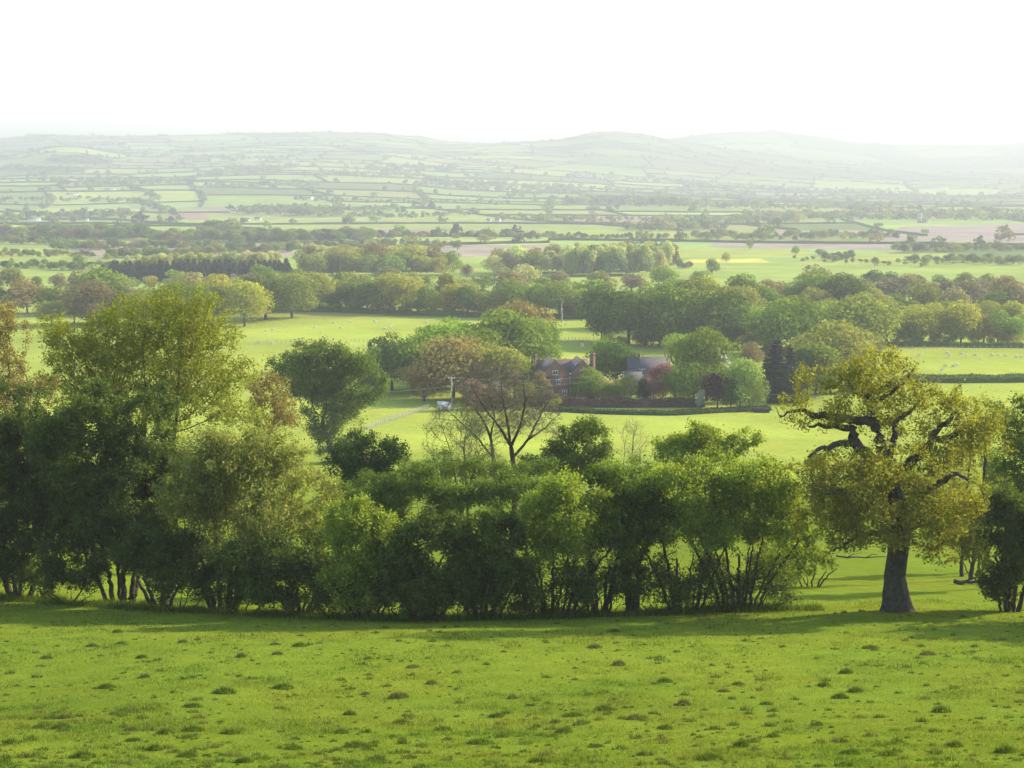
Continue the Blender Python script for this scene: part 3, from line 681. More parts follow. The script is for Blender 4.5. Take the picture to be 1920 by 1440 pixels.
T('sapling_thicket', 'thin pale green sapling thicket around the feet of the bare trees', 'shrub', (900, None), [(820, 878, 50, 32), (900, 885, 60, 30), (1000, 885, 50, 30), (755, 880, 30, 30), (960, 905, 60, 26), (700, 905, 40, 30)], D=99, n=1900, dk=.3, leaf=.12, cover=1.9, fill=.4, mat=L_FRESH, seed=14, roots=bush_roots((900, 1040), 7, 5, 1.6, .05, 14), sigma=.2)
T('sapling_thicket', 'thin olive scrub behind the hedge right of the round green tree', 'shrub', (1200, None), [(1190, 885, 50, 26), (1240, 880, 40, 24), (1160, 890, 40, 26)], D=90, n=900, dk=.3, leaf=.12, cover=2, mat=L_HAZEL, seed=15, roots=bush_roots((1200, 1060), 5, 3, 1.6, .05, 15), sigma=.2)
# --- the hedge itself, left to right
def hb(label, base, spec, mat, seed, k=6, w=1.6, hgt=3, r=.075, leaf=.135, per=11, n=1700, name='hedge_shrub', **kw):
    return near_plant(name, label, 'shrub', base, spec, n=n, dk=.27, step=.21, leaf=leaf, per=per, mat=mat, seed=seed, roots=bush_roots(base, k, w, hgt, r, seed), sigma=.14, fill=.4, maxn=9000, cover=kw.pop('cover', 4.2), group='trees and bushes of the near hedge', **kw)
hb('dark hawthorn with thick trunk at the left end of the near hedge', (35, 1122), [(10, 860, 70, 100), (0, 780, 60, 60), (120, 960, 70, 80), (60, 960, 80, 90), (-20, 1010, 70, 60), (90, 860, 60, 80), (40, 1040, 70, 35)], L_DARK, 21, 4, 1.6, 3.2, .17, n=2200)
hb('dark green field maple below the golden maple limbs', (225, 1130), [(200, 790, 70, 70), (260, 860, 80, 70), (170, 900, 70, 80), (250, 980, 90, 70), (150, 1000, 60, 50), (110, 850, 60, 70), (220, 1040, 90, 50), (290, 760, 50, 50), (330, 900, 50, 60), (60, 770, 50, 50, 2)], L_DARK, 22, 6, 2.2, 4.2, .15, n=2800)
hb('broad feathery olive green willow bush in the left of the hedge', (420, 1143), [(440, 870, 95, 75), (530, 880, 70, 80), (370, 930, 80, 90), (480, 980, 120, 80), (590, 960, 60, 80), (400, 850, 60, 60)], L_OLIVE, 23, 8, 2.6, 3.6, .11, leaf=.12, n=3200, cover=2.4)
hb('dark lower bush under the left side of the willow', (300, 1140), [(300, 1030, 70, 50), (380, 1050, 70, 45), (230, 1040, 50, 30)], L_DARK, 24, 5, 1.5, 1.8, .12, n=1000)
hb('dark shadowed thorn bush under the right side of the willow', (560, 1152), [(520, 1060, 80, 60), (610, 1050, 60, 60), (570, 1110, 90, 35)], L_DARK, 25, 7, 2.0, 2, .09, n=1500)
hb('tangled olive topped thorn bush right of the willow', (690, 1160), [(680, 990, 60, 60), (650, 1060, 60, 60), (720, 1060, 60, 60), (680, 1120, 80, 35), (640, 960, 40, 35)], L_HAZEL, 26, 8, 1.8, 3, .08, n=1800)
hb('dark bramble covered thorn in the centre left of the hedge', (800, 1162), [(780, 1010, 60, 45), (770, 1080, 70, 60), (840, 1080, 60, 60), (800, 1130, 90, 26), (840, 1000, 40, 36)], L_DARK, 27, 9, 2, 2.6, .08, n=1800)
hb('dense dark green hawthorn in the middle of the hedge', (910, 1160), [(920, 990, 60, 52), (880, 1060, 60, 50), (950, 1060, 60, 45), (900, 1110, 60, 26)], L_DARK, 28, 8, 2, 3, .09, n=1700)
hb('mid green hazel with fanned stems in the middle of the hedge', (1035, 1157), [(1050, 940, 65, 52), (990, 960, 45, 45), (1100, 970, 45, 55), (1040, 1010, 80, 50), (1000, 1070, 60, 30)], L_HAZEL, 29, 9, 3.2, 4.2, .08, leaf=.12, cover=3., n=2200)
hb('tall green bush right of the fanned hazel', (1125, 1152), [(1150, 925, 52, 48), (1120, 980, 50, 50), (1160, 1010, 45, 40), (1120, 890, 24, 20)], L_GREEN, 30, 6, 1.8, 4, .08, n=1700)
hb('dark ivied thorn on a thick stump in the hedge', (1187, 1149), [(1190, 1000, 45, 50), (1215, 950, 45, 50), (1190, 1060, 36, 36), (1185, 1100, 26, 26)], L_DARK, 31, 3, .5, 3, .24, n=1500)
hb('mid green hazel with slanting stems left of the many stemmed bush', (1285, 1147), [(1270, 920, 65, 55), (1310, 970, 60, 50), (1250, 990, 45, 45), (1290, 880, 50, 30)], L_HAZEL, 32, 7, 2.4, 4.4, .08, n=2000, cover=3., leaf=.12)
hb('rounded green bush with many bare lower stems at the right end of the hedge', (1385, 1144), [(1400, 910, 75, 62), (1455, 940, 55, 60), (1370, 980, 65, 50), (1440, 1000, 60, 45), (1340, 930, 45, 50), (1490, 980, 28, 40), (1460, 1060, 36, 24)], L_HAZEL, 33, 10, 2.9, 4.4, .08, n=2900, cover=2.7, leaf=.12)
hb('low leafy undergrowth behind the right end of the hedge', (1520, 1100), [(1500, 1010, 40, 40), (1470, 1060, 60, 30), (1540, 1040, 30, 20)], L_HAZEL, 34, 6, 1.6, 1.4, .05, n=700, per=8)
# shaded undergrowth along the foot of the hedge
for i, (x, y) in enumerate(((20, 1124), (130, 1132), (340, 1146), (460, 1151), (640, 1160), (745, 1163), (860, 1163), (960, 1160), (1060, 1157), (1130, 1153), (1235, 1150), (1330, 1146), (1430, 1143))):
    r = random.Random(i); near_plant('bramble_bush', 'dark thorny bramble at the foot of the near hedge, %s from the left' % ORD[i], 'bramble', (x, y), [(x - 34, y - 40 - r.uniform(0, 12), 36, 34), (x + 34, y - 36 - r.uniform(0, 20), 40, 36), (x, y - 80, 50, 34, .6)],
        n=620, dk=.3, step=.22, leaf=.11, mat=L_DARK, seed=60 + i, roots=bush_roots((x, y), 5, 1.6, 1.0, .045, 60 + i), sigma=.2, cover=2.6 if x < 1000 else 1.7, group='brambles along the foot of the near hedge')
def long_grass():
    rg = np.random.default_rng(5); xs = np.linspace(-60, 1540, 60); line = np.array([G(x, float(np.interp(x, [0, 300, 700, 1000, 1440, 1540], [1123, 1144, 1162, 1159, 1143, 1142])))[:2] for x in xs])
    n = 26000; u = rg.random(n) * (len(xs) - 1); x = np.interp(u, range(len(xs)), line[:, 0]); y = np.interp(u, range(len(xs)), line[:, 1]) + rg.normal(size=n) * .55 + .15; h = (.14 + .34 * vnoise(x * .9, y * .9, 8)) * np.exp(rg.normal(size=n) * .3)
    a = rg.random(n) * 6.283; w = np.stack([np.cos(a), np.sin(a), np.zeros(n)], 1) * .022; p = np.stack([x, y, height(x, y) - .02], 1); tip = p + np.stack([rg.normal(size=n) * h * .4, rg.normal(size=n) * h * .4, h], 1)
    V = np.stack([p - w, p + w, tip], 1).reshape(-1, 3); t = np.array((.09, .13, .018)) * (.7 + .6 * rg.random((n, 1)))
    me = mesh('long_grass', V, np.arange(3 * n).reshape(-1, 3), fattr={'rnd': rg.random(n)}, vcol={'tint': t}); tag(link('long_grass', me, leafmat('long_grass_blade', 'attr', .45, .35, .2, gloss=0)), 'long rough grass and nettles along the foot of the near hedge', 'long grass', kind='stuff')
long_grass()
# --- right picture edge
T('ash_tree', 'tall olive green tree at the right picture edge behind the oak', 'tree', (1905, None), [(1900, 770, 45, 45), (1925, 830, 50, 60), (1890, 860, 30, 50), (1930, 930, 50, 60)], D=86, n=1500, leaf=.13, per=9, mat=L_GREEN, cover=2.5, seed=41, r_trunk=.2, up=.08)
T('pine_tree', 'thin dark stemmed tree seen through the right side of the oak', 'tree', (1848, None), [(1848, 800, 22, 26), (1860, 850, 24, 30), (1835, 905, 20, 14)], D=92, n=420, leaf=.13, per=6, mat=L_GREEN, cover=.9, seed=42, r_trunk=.14, up=.1, stems=[(0, 0, (1848, 810), .14)])
T('pine_tree', 'slightly leaning thin stem just left of the dark stemmed tree', 'tree', (1830, None), [(1822, 800, 20, 24), (1812, 850, 20, 20)], D=94, n=320, leaf=.12, per=6, mat=L_OAK, cover=.8, seed=43, r_trunk=.12, stems=[(0, 0, (1824, 815), .12)])
hb('dark drooping bush at the right picture edge beside the oak', (1893, 1146), [(1895, 960, 50, 60), (1900, 1040, 55, 60), (1880, 1100, 45, 36), (1930, 1000, 40, 90), (1850, 1000, 26, 40, 1.5)], L_DARK, 44, 6, 1.4, 3, .10, n=2200)
hb('olive hazel bush low behind the oak trunk at the right', (1830, 1075), [(1830, 960, 40, 40), (1800, 1010, 36, 26), (1870, 900, 30, 40)], L_OLIVE, 45, 6, 1.6, 3, .06, n=900)
# trees of the same hedge just past the right edge; they shade the grass
for i, (x, y, h) in enumerate(((34, 67, 9), (40, 62, 10), (46, 58, 9), (53, 55, 10))):
    mid_tree('round', (x, y, float(height(x, y))), h, COL['dark'][0], 'dark green tree of the near hedge just past the right picture edge', 'hedge trees past the right edge')
# --- fallen wood below the oak
def fallen(px, py, lpx, r, label, seed):
    B = G(px, py); rg = random.Random(seed); k = B[1] / FPX; b = MB(); n = 9
    pts = [(i / (n - 1) * lpx * k, rg.uniform(-.15, .15), r * .7 + rg.uniform(0, .12)) for i in range(n)]
    for p in range(n): pts[p] = (pts[p][0], pts[p][1], pts[p][2] + float(height(B[0] + pts[p][0], B[1] + pts[p][1])) - B[2])
    b.tube(pts, np.linspace(r, r * .35, n), 8)
    for j in (2, 4, 6): b.tube([pts[j], (pts[j][0] + .4, pts[j][1] - .3, pts[j][2] + .35), (pts[j][0] + .9, pts[j][1] - .5, pts[j][2] + .45)], [r * .5, r * .35, r * .1], 6)
    o = b.build('fallen_branch', BARK_GREY, smooth=True); o.location = B; tag(o, label, 'branch')
fallen(1515, 1046, 150, .10, 'long grey fallen branch on the grass left of the oak trunk', 1)
fallen(1790, 1096, 85, .16, 'dark fallen log right of the oak trunk', 2)
# ------------------------------------------------------------------ grass of the near pasture
GRASS = leafmat('grass_blade', 'attr', .45, .35, .25, (1.2, 1.0, .8))
def blades(c, n, rad, hgt, rg, wid=.016, lean=.5, dome=0):
    a = rg.random(n) * 6.283; r = np.sqrt(rg.random(n)) * rad; x, y = np.cos(a) * r, np.sin(a) * r * .8
    zb = dome * np.clip(1 - (r / rad) ** 2, 0, 1); p = np.stack([x, y, zb], 1) + c
    h = hgt * (.5 + .7 * rg.random(n)) * (1 - .4 * (r / rad) ** 2); t = np.stack([x / rad, y / rad, np.zeros(n)], 1) * lean * .7 + rg.normal(size=(n, 3)) * (.35, .35, 0)
    tip = p + t * h[:, None]; tip[:, 2] += h
    b = rg.random(n) * 6.283; w = np.stack([np.cos(b), np.sin(b), np.zeros(n)], 1) * wid * .5
    V = np.stack([p - w, p + w, tip], 1).reshape(-1, 3); return V, np.arange(3 * n).reshape(-1, 3)
def make_grass():
    rg = np.random.default_rng(77)
    n = 420000
    u = rg.random(n); D0, D1 = 26., 78.; D = 1 / (1 / D0 - u * (1 / D0 - 1 / D1)); X = (rg.random(n) * 2 - 1) * (D * .43 + 3)
    cl = vnoise(X * 1.1, D * 1.1, 31) * .6 + vnoise(X * .3, D * .3, 32) * .4
    keep = rg.random(n) < .35 + cl * .9; X, D, cl = X[keep], D[keep], cl[keep]; n = len(X)
    Z = height(X, D) - .01
    h = (.03 + .16 * cl ** 3) * np.exp(rg.normal(size=n) * .3) * (D / 45) ** .35
    a = rg.random(n) * 6.283; w = np.stack([np.cos(a), np.sin(a), np.zeros(n)], 1) * (.012 * (D / 40))[:, None]
    p = np.stack([X, D, Z], 1); tip = p + np.stack([rg.normal(size=n) * h * .5, rg.normal(size=n) * h * .5, h], 1)
    V = np.stack([p - w, p + w, tip], 1).reshape(-1, 3)
    lf = fbm(X / 4.5, D / 3.2, 41, 4)[:, None]; tint = (np.array((.13, .178, .014)) + np.clip(lf, -.5, .5) * np.array((.07, .015, .012))) * (.85 + .3 * rg.random((n, 1))) * (1 + .45 * np.clip(fbm(X * .8, D * 1.1, 51, 3)[:, None], -.5, .5)) * np.where(rg.random((n, 1)) < .03, np.array([[1.5, 1.15, 1.8]]), 1)
    me = mesh('grass', V, np.arange(3 * n).reshape(-1, 3), fattr={'rnd': rg.random(n)}, vcol={'tint': tint})
    tag(link('grass', me, GRASS), 'short sunlit green grass covering the near pasture', 'grass', kind='stuff')
    # small tufts too many to count
    Vs, Fs, ts, k = [], [], [], 0
    for i in range(1900):
        u = rg.random(); d = 1 / (1 / 27. - u * (1 / 27. - 1 / 72.)); x = (rg.random() * 2 - 1) * (d * .42 + 2)
        s = .35 + rg.random() ** 3 * 1.0; m = int(26 + 46 * s * min(1, 40 / d)); v, f = blades((x, d, float(height(x, d)) - .02), m, .17 * s, .13 * s, rg, .016 + .012 * d / 50, dome=.03)
        Vs.append(v); Fs.append(f + k); k += len(v); br = rg.random() < .3
        ts.append(np.tile(np.array((.115, .125, .03) if br else (.075, .115, .013)) * rg.uniform(.8, 1.3), (m, 1)))
    t = np.concatenate(ts)
    me = mesh('grass_tufts', np.concatenate(Vs), np.concatenate(Fs), fattr={'rnd': rg.random(len(t))}, vcol={'tint': t})
    tag(link('rough_grass', me, GRASS), 'scattered small dark tufts of rough grass on the near pasture', 'grass', kind='stuff')
    protos = {}
    for col, c in (('dark green', (.085, .13, .014)), ('brown tinged', (.12, .125, .04))):
        for v in range(3):
            m = 420; V, F = blades((0, 0, 0), m, .34, .17, rg, .02, .6, dome=.10); t = np.tile(np.array(c), (m, 1)) * rg.uniform(.75, 1.3, (m, 1))
            me = mesh('tussock', V, F, fattr={'rnd': rg.random(m)}, vcol={'tint': t}); me.materials.append(GRASS); protos[col, v] = me
    first = {}
    for x, y, b in TUSSOCKS:
        col = 'brown tinged' if b else 'dark green'; g = G(x, y); key = (col, rnd.randrange(3))
        o = bpy.data.objects.new('grass_tussock', protos[key]); C.objects.link(o); o.location = (g[0], g[1], float(height(g[0], g[1])) - .03); s = rnd.uniform(.55, .95)
        o.scale = (s * rnd.uniform(.8, 1.35), s, s * rnd.uniform(.9, 1.5))
        tag(o, col + ' grass tussock on the sunlit near pasture', 'grass tussock', col + ' grass tussocks on the near pasture')
TUSSOCKS = [(220, 1186, 0), (370, 1200, 1), (342, 1205, 1), (172, 1212, 1), (225, 1207, 0), (87, 1235, 1), (266, 1234, 0), (515, 1209, 1), (520, 1227, 1), (452, 1232, 1), (562, 1212, 0), (530, 1291, 0), (685, 1302, 1),
            (747, 1309, 1), (655, 1340, 0), (360, 1326, 0), (120, 1347, 1), (75, 1365, 0), (115, 1366, 0), (245, 1370, 1), (310, 1376, 0), (360, 1371, 0), (430, 1376, 0), (250, 1390, 0), (290, 1407, 0), (350, 1419, 0),
            (155, 1421, 0), (640, 1375, 0), (667, 1401, 0), (550, 1405, 0), (707, 1427, 0), (457, 1430, 0), (752, 1357, 0), (272, 1270, 1), (690, 1236, 0), (810, 1282, 1), (775, 1252, 1), (1160, 1247, 1), (1247, 1279, 0),
            (1282, 1322, 1), (1384, 1284, 0), (1357, 1297, 1), (1632, 1216, 0), (1741, 1228, 1), (1587, 1262, 0), (1605, 1297, 0), (1575, 1309, 0), (1437, 1321, 0), (1042, 1355, 1), (1075, 1343, 0), (1192, 1349, 1),
            (1057, 1374, 0), (1117, 1401, 0), (1247, 1366, 0), (1450, 1382, 0), (1665, 1417, 0), (1595, 1414, 0), (1765, 1335, 0), (1790, 1400, 0), (1885, 1411, 0), (962, 1310, 1), (1115, 1215, 1), (1152, 1185, 0),
            (1132, 1332, 0), (1545, 1286, 0), (900, 1395, 0), (930, 1345, 0), (1010, 1430, 0), (1390, 1400, 0), (1330, 1425, 0), (830, 1370, 0), (20, 1395, 0), (200, 1290, 0), (420, 1300, 0)]
make_grass()
# ------------------------------------------------------------------ middle distance: farm garden, parkland rows and woods
NTREES = [0]
def mt(px, yb, yt, kind, colk, label, w=1., lod=0, name=None, group=None, D=None, var=None, bark=None):
    g = G(px, yb) if D is None else XG(px, D); h = (yb - yt) / FPX * g[1] * 1.0
    if D is not None: h = max(2., float(P(px, yt, D)[2] - g[2]))
    NTREES[0] += 1
    return mid_tree(kind, g, h, COL[colk][0], label, group, lod, w, name=name, var=var, bark=bark)
# around the farm (x, base y, top y, kind, colour, label, width)
for a in [
    (735, 732, 632, 'wide', 'dark', 'dark spreading oak at the left end of the farm trees', .72), (820, 730, 610, 'round', 'green', 'tall round green tree behind the rusty tree left of the farmhouse', 1.1),
    (795, 752, 680, 'wide', 'rust', 'low rusty brown tree over the lane left of the pole', .8), (850, 748, 628, 'round', 'rust', 'large rusty brown oak left of the farmhouse', 1.05),
    (905, 748, 655, 'round', 'gold', 'golden green oak beside the rusty oak near the pole', .9), (938, 712, 588, 'tall', 'bright', 'tall bright green tree rising left of the farmhouse', 1.15),
    (978, 690, 565, 'round', 'rust', 'domed rusty tree behind the tall bright green tree', .8), (1003, 700, 598, 'round', 'bright', 'leafy green tree nearest the farmhouse left chimney', .75),
    (965, 745, 670, 'round', 'green', 'rounded green tree below the tall bright tree left of the house', .9), (1130, 722, 640, 'round', 'green', 'narrow ivied green tree behind the right farm chimney', .55), (1155, 728, 645, 'round', 'dark', 'round ivied tree right of the farm chimney', .95),
    (1132, 752, 708, 'bush', 'blossom', 'pink blossoming shrub in front of the farmhouse', .6), (1103, 756, 692, 'round', 'green', 'small green tree partly hiding the right gable', .9), (1000, 762, 716, 'bush', 'dark', 'dark shrub by the lean-to', .9), (1098, 752, 690, 'tall', 'fresh', 'slim pale green tree in front of the farmhouse right gable', .7), (1115, 757, 716, 'bush', 'olive', 'olive green shrub below the pink blossom', 1.0),
    (1175, 756, 705, 'bush', 'olive', 'olive shrub between pink blossom and red tree', .8), (1150, 757, 722, 'bush', 'green', 'green garden shrub under the pink blossom', 1.), (1205, 757, 712, 'tall', 'blue', 'dark cypress in front of the slate roof', .7),
    (1243, 745, 684, 'tall', 'red', 'red leaved tree right of the slate roof', 1.0), (1226, 757, 712, 'bush', 'red', 'low red leaved shrub beside the red tree', .7), (1265, 757, 700, 'round', 'green', 'green garden tree between the red tree and the big oak', .9),
    (1325, 752, 610, 'wide', 'green', 'large green oak with a leaning crown right of the barn', .62), (1283, 690, 622, 'wide', 'green', 'green oak crown leaning left over the barn', .7), (1300, 760, 680, 'round', 'green', 'green tree under the left side of the large oak', 1.),
    (1345, 765, 700, 'round', 'copper', 'dark purple leaved tree under the large oak', .85), (1388, 766, 672, 'round', 'fresh', 'pale green willow at the right end of the farm garden', .72), (1408, 766, 700, 'bush', 'fresh', 'low pale green willow beside the taller pale willow', .55),
    (1314, 767, 732, 'tall', 'silver', 'small silvery shrub at the end of the garden hedge', .55), (1370, 768, 712, 'tall', 'dark', 'dark ivied stem tree in the farm garden', .8),
    (1454, 752, 632, 'conifer', 'blue', 'tall blackish conifer right of the farm garden', 1.5), (1480, 750, 646, 'conifer', 'blue', 'second blackish conifer just right of the tallest one', 1.2), (1435, 745, 665, 'conifer', 'dark', 'shorter dark conifer left of the tallest conifer', 1.3),
    (1505, 740, 655, 'tall', 'dark', 'thin dark tree right of the conifers', 1.), (1530, 740, 645, 'tall', 'green', 'loose green tree behind the old oak top', 1.), (1565, 722, 608, 'round', 'olive', 'big olive oak behind the top of the old oak', 1.05),
    (1610, 705, 622, 'round', 'olive', 'olive russet tree right of the big olive oak', .9), (1600, 735, 660, 'conifer', 'dark', 'small dark conifer above the old oak crown', 1.2), (1490, 755, 690, 'bush', 'blue', 'dark holly bush below the conifers', 1.0),
    (1410, 700, 645, 'bush', 'brown', 'bare brown scrub left of the tallest conifer', .6), (700, 742, 690, 'round', 'dark', 'dark green tree under the left farm oak', .9),
    (1015, 760, 700, 'bush', 'brown', 'brown twiggy shrub at the left corner of the farmhouse', .5), (890, 768, 712, 'bush', 'pink', 'pinkish bare shrub behind the bare hedge tree', .7), (930, 766, 716, 'bush', 'pink', 'tall pinkish bare shrub left of the farmhouse', .7),
    (985, 765, 715, 'bush', 'olive', 'olive shrub at the left corner of the farm garden', .6), (885, 762, 730, 'bush', 'brown', 'low brown shrub beside the electricity pole', .6), (775, 735, 640, 'round', 'green', 'rounded green tree between the dark oak and the rusty tree', .9), (705, 735, 655, 'round', 'green', 'green tree under the left arm of the dark oak', .8), (885, 725, 612, 'round', 'green', 'full green tree behind the golden oak', .9), (845, 712, 604, 'wide', 'bright', 'bright green crown rising behind the rusty oak', .7), (940, 752, 655, 'round', 'olive', 'olive tree behind the bare hedge tree', .9), (1025, 690, 610, 'round', 'green', 'green tree behind the farmhouse left chimney', .6), (1040, 766, 738, 'bush', 'olive', 'low olive shrub in front of the farmhouse wall', .8)]:
    mt(a[0], a[1], a[2], a[3], a[4], a[5], a[6] * 1.18)
# the dead white tree and the lone parkland trees
def dead_tree():
    g = G(1053, 604); h = 44 / FPX * g[1]; rg = random.Random(4); e = empty('dead_tree', g); tag(e, 'bleached white dead tree standing at the edge of the sheep field', 'tree')
    b = MB(); b.tube([(0, 0, -.2), (.1, 0, h * .3), (-.1, 0, h * .6), (.15, 0, h)], [.38, .28, .18, .05], 7); b.build('trunk', BARK_PALE, e, True)
    for i in range(6):
        a = rg.uniform(0, 6.28); z = h * rg.uniform(.45, .85); l = rg.uniform(.9, 1.8)
        MB().tube([(0, 0, z), (l * .5 * math.cos(a), l * .5 * math.sin(a), z + l * .5), (l * math.cos(a), l * math.sin(a), z + l * .9)], [.12, .08, .02], 5).build('limb', BARK_PALE, e, True)
dead_tree()
def pick(rs, pal):
    return rs.choices([p[0] for p in pal], [p[1] for p in pal])[0]
def row(where, group, pts, n, hp, pal, kinds, lod, seed, jx=.35, jy=0, w=(.85, 1.15), group_label=None, D=None):
    """a row of trees along px points of their feet; hp = (least, most) height in px"""
    rs = random.Random(seed); xs = [p[0] for p in pts]; items = []
    for i in range(n):
        t = (i + .5 + rs.uniform(-jx, jx)) / n; x = xs[0] + (xs[-1] - xs[0]) * t; y = float(np.interp(x, xs, [p[1] for p in pts])) + rs.uniform(-jy, jy)
        items.append((x, y, rs.uniform(*hp) * rs.choice((.8, 1.05, 1.15, 1.3)), pick(rs, pal), pick(rs, kinds), rs.uniform(*w) * 1.22))
    items.sort()
    for i, (x, y, h, c, k, ww) in enumerate(items):
        word = {'round': 'round', 'tall': 'upright', 'wide': 'broad', 'conifer': 'pointed', 'poplar': 'slim', 'bush': 'low'}[k]
        lab = group_label or ('%s %s shrub,' if k == 'bush' else '%s %s tree,') + ' %s from left %s'
        lab = lab if group_label else lab % (COL[c][1], word, ORD[i], where)
        mt(x, y, y - h, k, c, lab, ww, lod, group=group, name={'bush': 'shrub'}.get(k), D=D)
GR = [('green', 4), ('olive', 2.5), ('gold', 2.5), ('rust', 1), ('bright', 3), ('dark', 1.5)]
RU = [('rust', 1.5), ('olive', 4), ('brown', 1.5), ('green', 3), ('gold', 2), ('bright', 1), ('dark', 1)]
RD = [('round', 4), ('wide', 2.5), ('tall', 2)]
row('in the row behind the sheep field', 'tree row at the far side of the sheep field', [(560, 582), (700, 586), (860, 592), (1110, 597)], 20, (42, 60), GR, [('round', 4), ('tall', 3)], 0, 1, w=(.9, 1.2))
row('at the sheep field left end', 'trees at the left end of the sheep field', [(60, 605), (300, 612), (470, 608), (560, 590)], 11, (52, 72), GR + [('dark', 3)], RD, 0, 2, jy=4)
row('in the dark wood behind the farm', 'dark wood right of the sheep field', [(1125, 640), (1250, 650), (1400, 652)], 9, (72, 92), [('green', 3), ('dark', 4)], RD, 0, 3)
mt(1128, 638, 572, 'wide', 'copper', 'dark purple brown tree at the left corner of the dark wood', .62)
row('at the back of the dark wood', 'back of the dark wood', [(1130, 615), (1400, 620)], 8, (62, 80), [('green', 3), ('gold', 3), ('olive', 2)], RD, 0, 31)
row('in the parkland front right of the farm', 'parkland trees right of the dark wood', [(1400, 655), (1500, 662), (1640, 650)], 9, (62, 88), GR, RD, 0, 4, jy=6)
row('in the parkland back above the farm', 'back parkland trees right of the dark wood', [(1240, 600), (1400, 605), (1660, 605)], 13, (50, 80), GR + [('bright', 3)], RD, 0, 5, jy=8)
row('in the row beyond the right field', 'tree row beyond the right sheep field', [(1640, 642), (1920, 645)], 9, (44, 66), GR, [('wide', 3), ('round', 4)], 0, 6)
row('in the second row beyond right field', 'second tree row beyond the right sheep field', [(1600, 615), (1960, 622)], 9, (38, 60), GR, RD, 0, 61, jy=4)
# scrub hedge under the tree row
def hedge(label, pts, w, h, col, seed, dens=14, size=.5, name='hedge', group=None, D=None, px=True, step=3., kind=None):
    rg = np.random.default_rng(seed); Q = np.array([G(*p) if px else (p[0], p[1], 0) for p in pts])[:, :2]
    seg = np.linalg.norm(np.diff(Q, axis=0), axis=1); cum = np.concatenate([[0], np.cumsum(seg)]); L = cum[-1]; m = max(3, int(L / step) + 1); t = np.linspace(0, L, m)
    x, y = np.interp(t, cum, Q[:, 0]), np.interp(t, cum, Q[:, 1]); d = np.stack([np.gradient(x), np.gradient(y)], 1); d /= np.linalg.norm(d, axis=1)[:, None] + 1e-9; nx, ny = -d[:, 1], d[:, 0]
    z = height(x, y); hh = h * rg.uniform(.8, 1.15, m); V = []
    for o_, f in ((-.5, 0), (-.55, .45), (-.3, .92), (.3, .95), (.55, .5), (.5, 0)):
        j = rg.normal(size=m) * .06 * w; V.append(np.stack([x + nx * (w * o_ + j), y + ny * (w * o_ + j), z - .3 + (hh + .3) * f * rg.uniform(.93, 1.05, m)], 1))
    V = np.stack(V, 1).reshape(-1, 3); i = np.arange(m * 6).reshape(m, 6); F = np.stack([i[:-1, :-1], i[:-1, 1:], i[1:, 1:], i[1:, :-1]], -1).reshape(-1, 4)
    F = np.concatenate([F, [[i[0, 0], i[0, 1], i[0, 2], i[0, 3]], [i[0, 0], i[0, 3], i[0, 4], i[0, 5]], [i[-1, 3], i[-1, 2], i[-1, 1], i[-1, 0]], [i[-1, 5], i[-1, 4], i[-1, 3], i[-1, 0]]]])
    rn = rg.random(len(F)) * .8
    n = int(L * dens)
    if n:
        tt = rg.random(n) * L; a = rg.random(n) * math.pi; X, Y = np.interp(tt, cum, Q[:, 0]), np.interp(tt, cum, Q[:, 1]); NX, NY = np.interp(tt, t, nx), np.interp(tt, t, ny); H = np.interp(tt, t, hh)
        q = np.stack([X + NX * np.cos(a) * w * .56, Y + NY * np.cos(a) * w * .56, height(X, Y) + H * (.08 + .95 * np.sin(a) ** .6)], 1) + rg.normal(size=(n, 3)) * (.1, .1, .07 * h)
        V2, F2, t2 = leaves(q, size, rg, aspect=.85); F = np.concatenate([F, F2 + len(V)]); V = np.concatenate([V, V2]); rn = np.concatenate([rn, t2])
    o0 = np.array((Q[0][0], Q[0][1], float(z[0])))
    o = link(name, mesh(name, V - o0, F, fattr={'rnd': rn}), LEAF_OBJ); o.location = o0; o.color = (*col, 1)
    tag(o, label, 'hedge', group, kind); return o
hedge('low scrubby hedge under the tree row behind the sheep field', [(560, 583), (700, 588), (860, 594), (1110, 598)], 3, 2.2, COL['dark'][0], 1)
hedge('reddish brown clipped hedge in front of the farm garden', [(1030, 762), (1150, 764), (1320, 763)], 2.0, 2.0, (.15, .10, .075), 2, 70, .42)
hedge('rough grassy bank hedge below the reddish clipped hedge', [(1020, 770), (1150, 776), (1250, 778), (1440, 768)], 3, .9, (.055, .09, .03), 3, 30, .35)
hedge('dark hedge along the near side of the right sheep field', [(1690, 716), (1780, 717), (1960, 716)], 2.2, 1.5, COL['dark'][0], 4, 24, .35)
hedge('second dark hedge close behind the right field hedge', [(1700, 711), (1960, 709)], 2, 1.2, COL['dark'][0], 5, 24, .35)
hedge('dark hedge below the trees beyond the right sheep field', [(1640, 650), (1960, 653)], 2.5, 1.6, COL['dark'][0], 6, 16, .5)
hedge('dark hedge along the foot of the parkland wood', [(1395, 665), (1560, 668)], 2.5, 2., COL['dark'][0], 7, 16, .5)
row('under the dark wood', 'shrubs under the dark wood', [(1130, 646), (1270, 652), (1400, 656)], 10, (20, 34), [('dark', 3), ('green', 2)], [('bush', 1)], 1, 71)
row('under the parkland trees', 'shrubs under the parkland trees', [(1400, 662), (1500, 668), (1650, 655)], 9, (18, 32), [('green', 3), ('olive', 2)], [('bush', 1)], 1, 72)
row('under the back parkland', 'shrubs under the back parkland trees', [(1240, 606), (1660, 612)], 12, (22, 34), [('green', 3), ('olive', 2)], [('bush', 1)], 1, 73)
row('under the trees beyond the right field', 'shrubs beyond the right field', [(1660, 645), (1920, 648)], 9, (14, 26), [('green', 3), ('olive', 2)], [('bush', 1)], 1, 74)
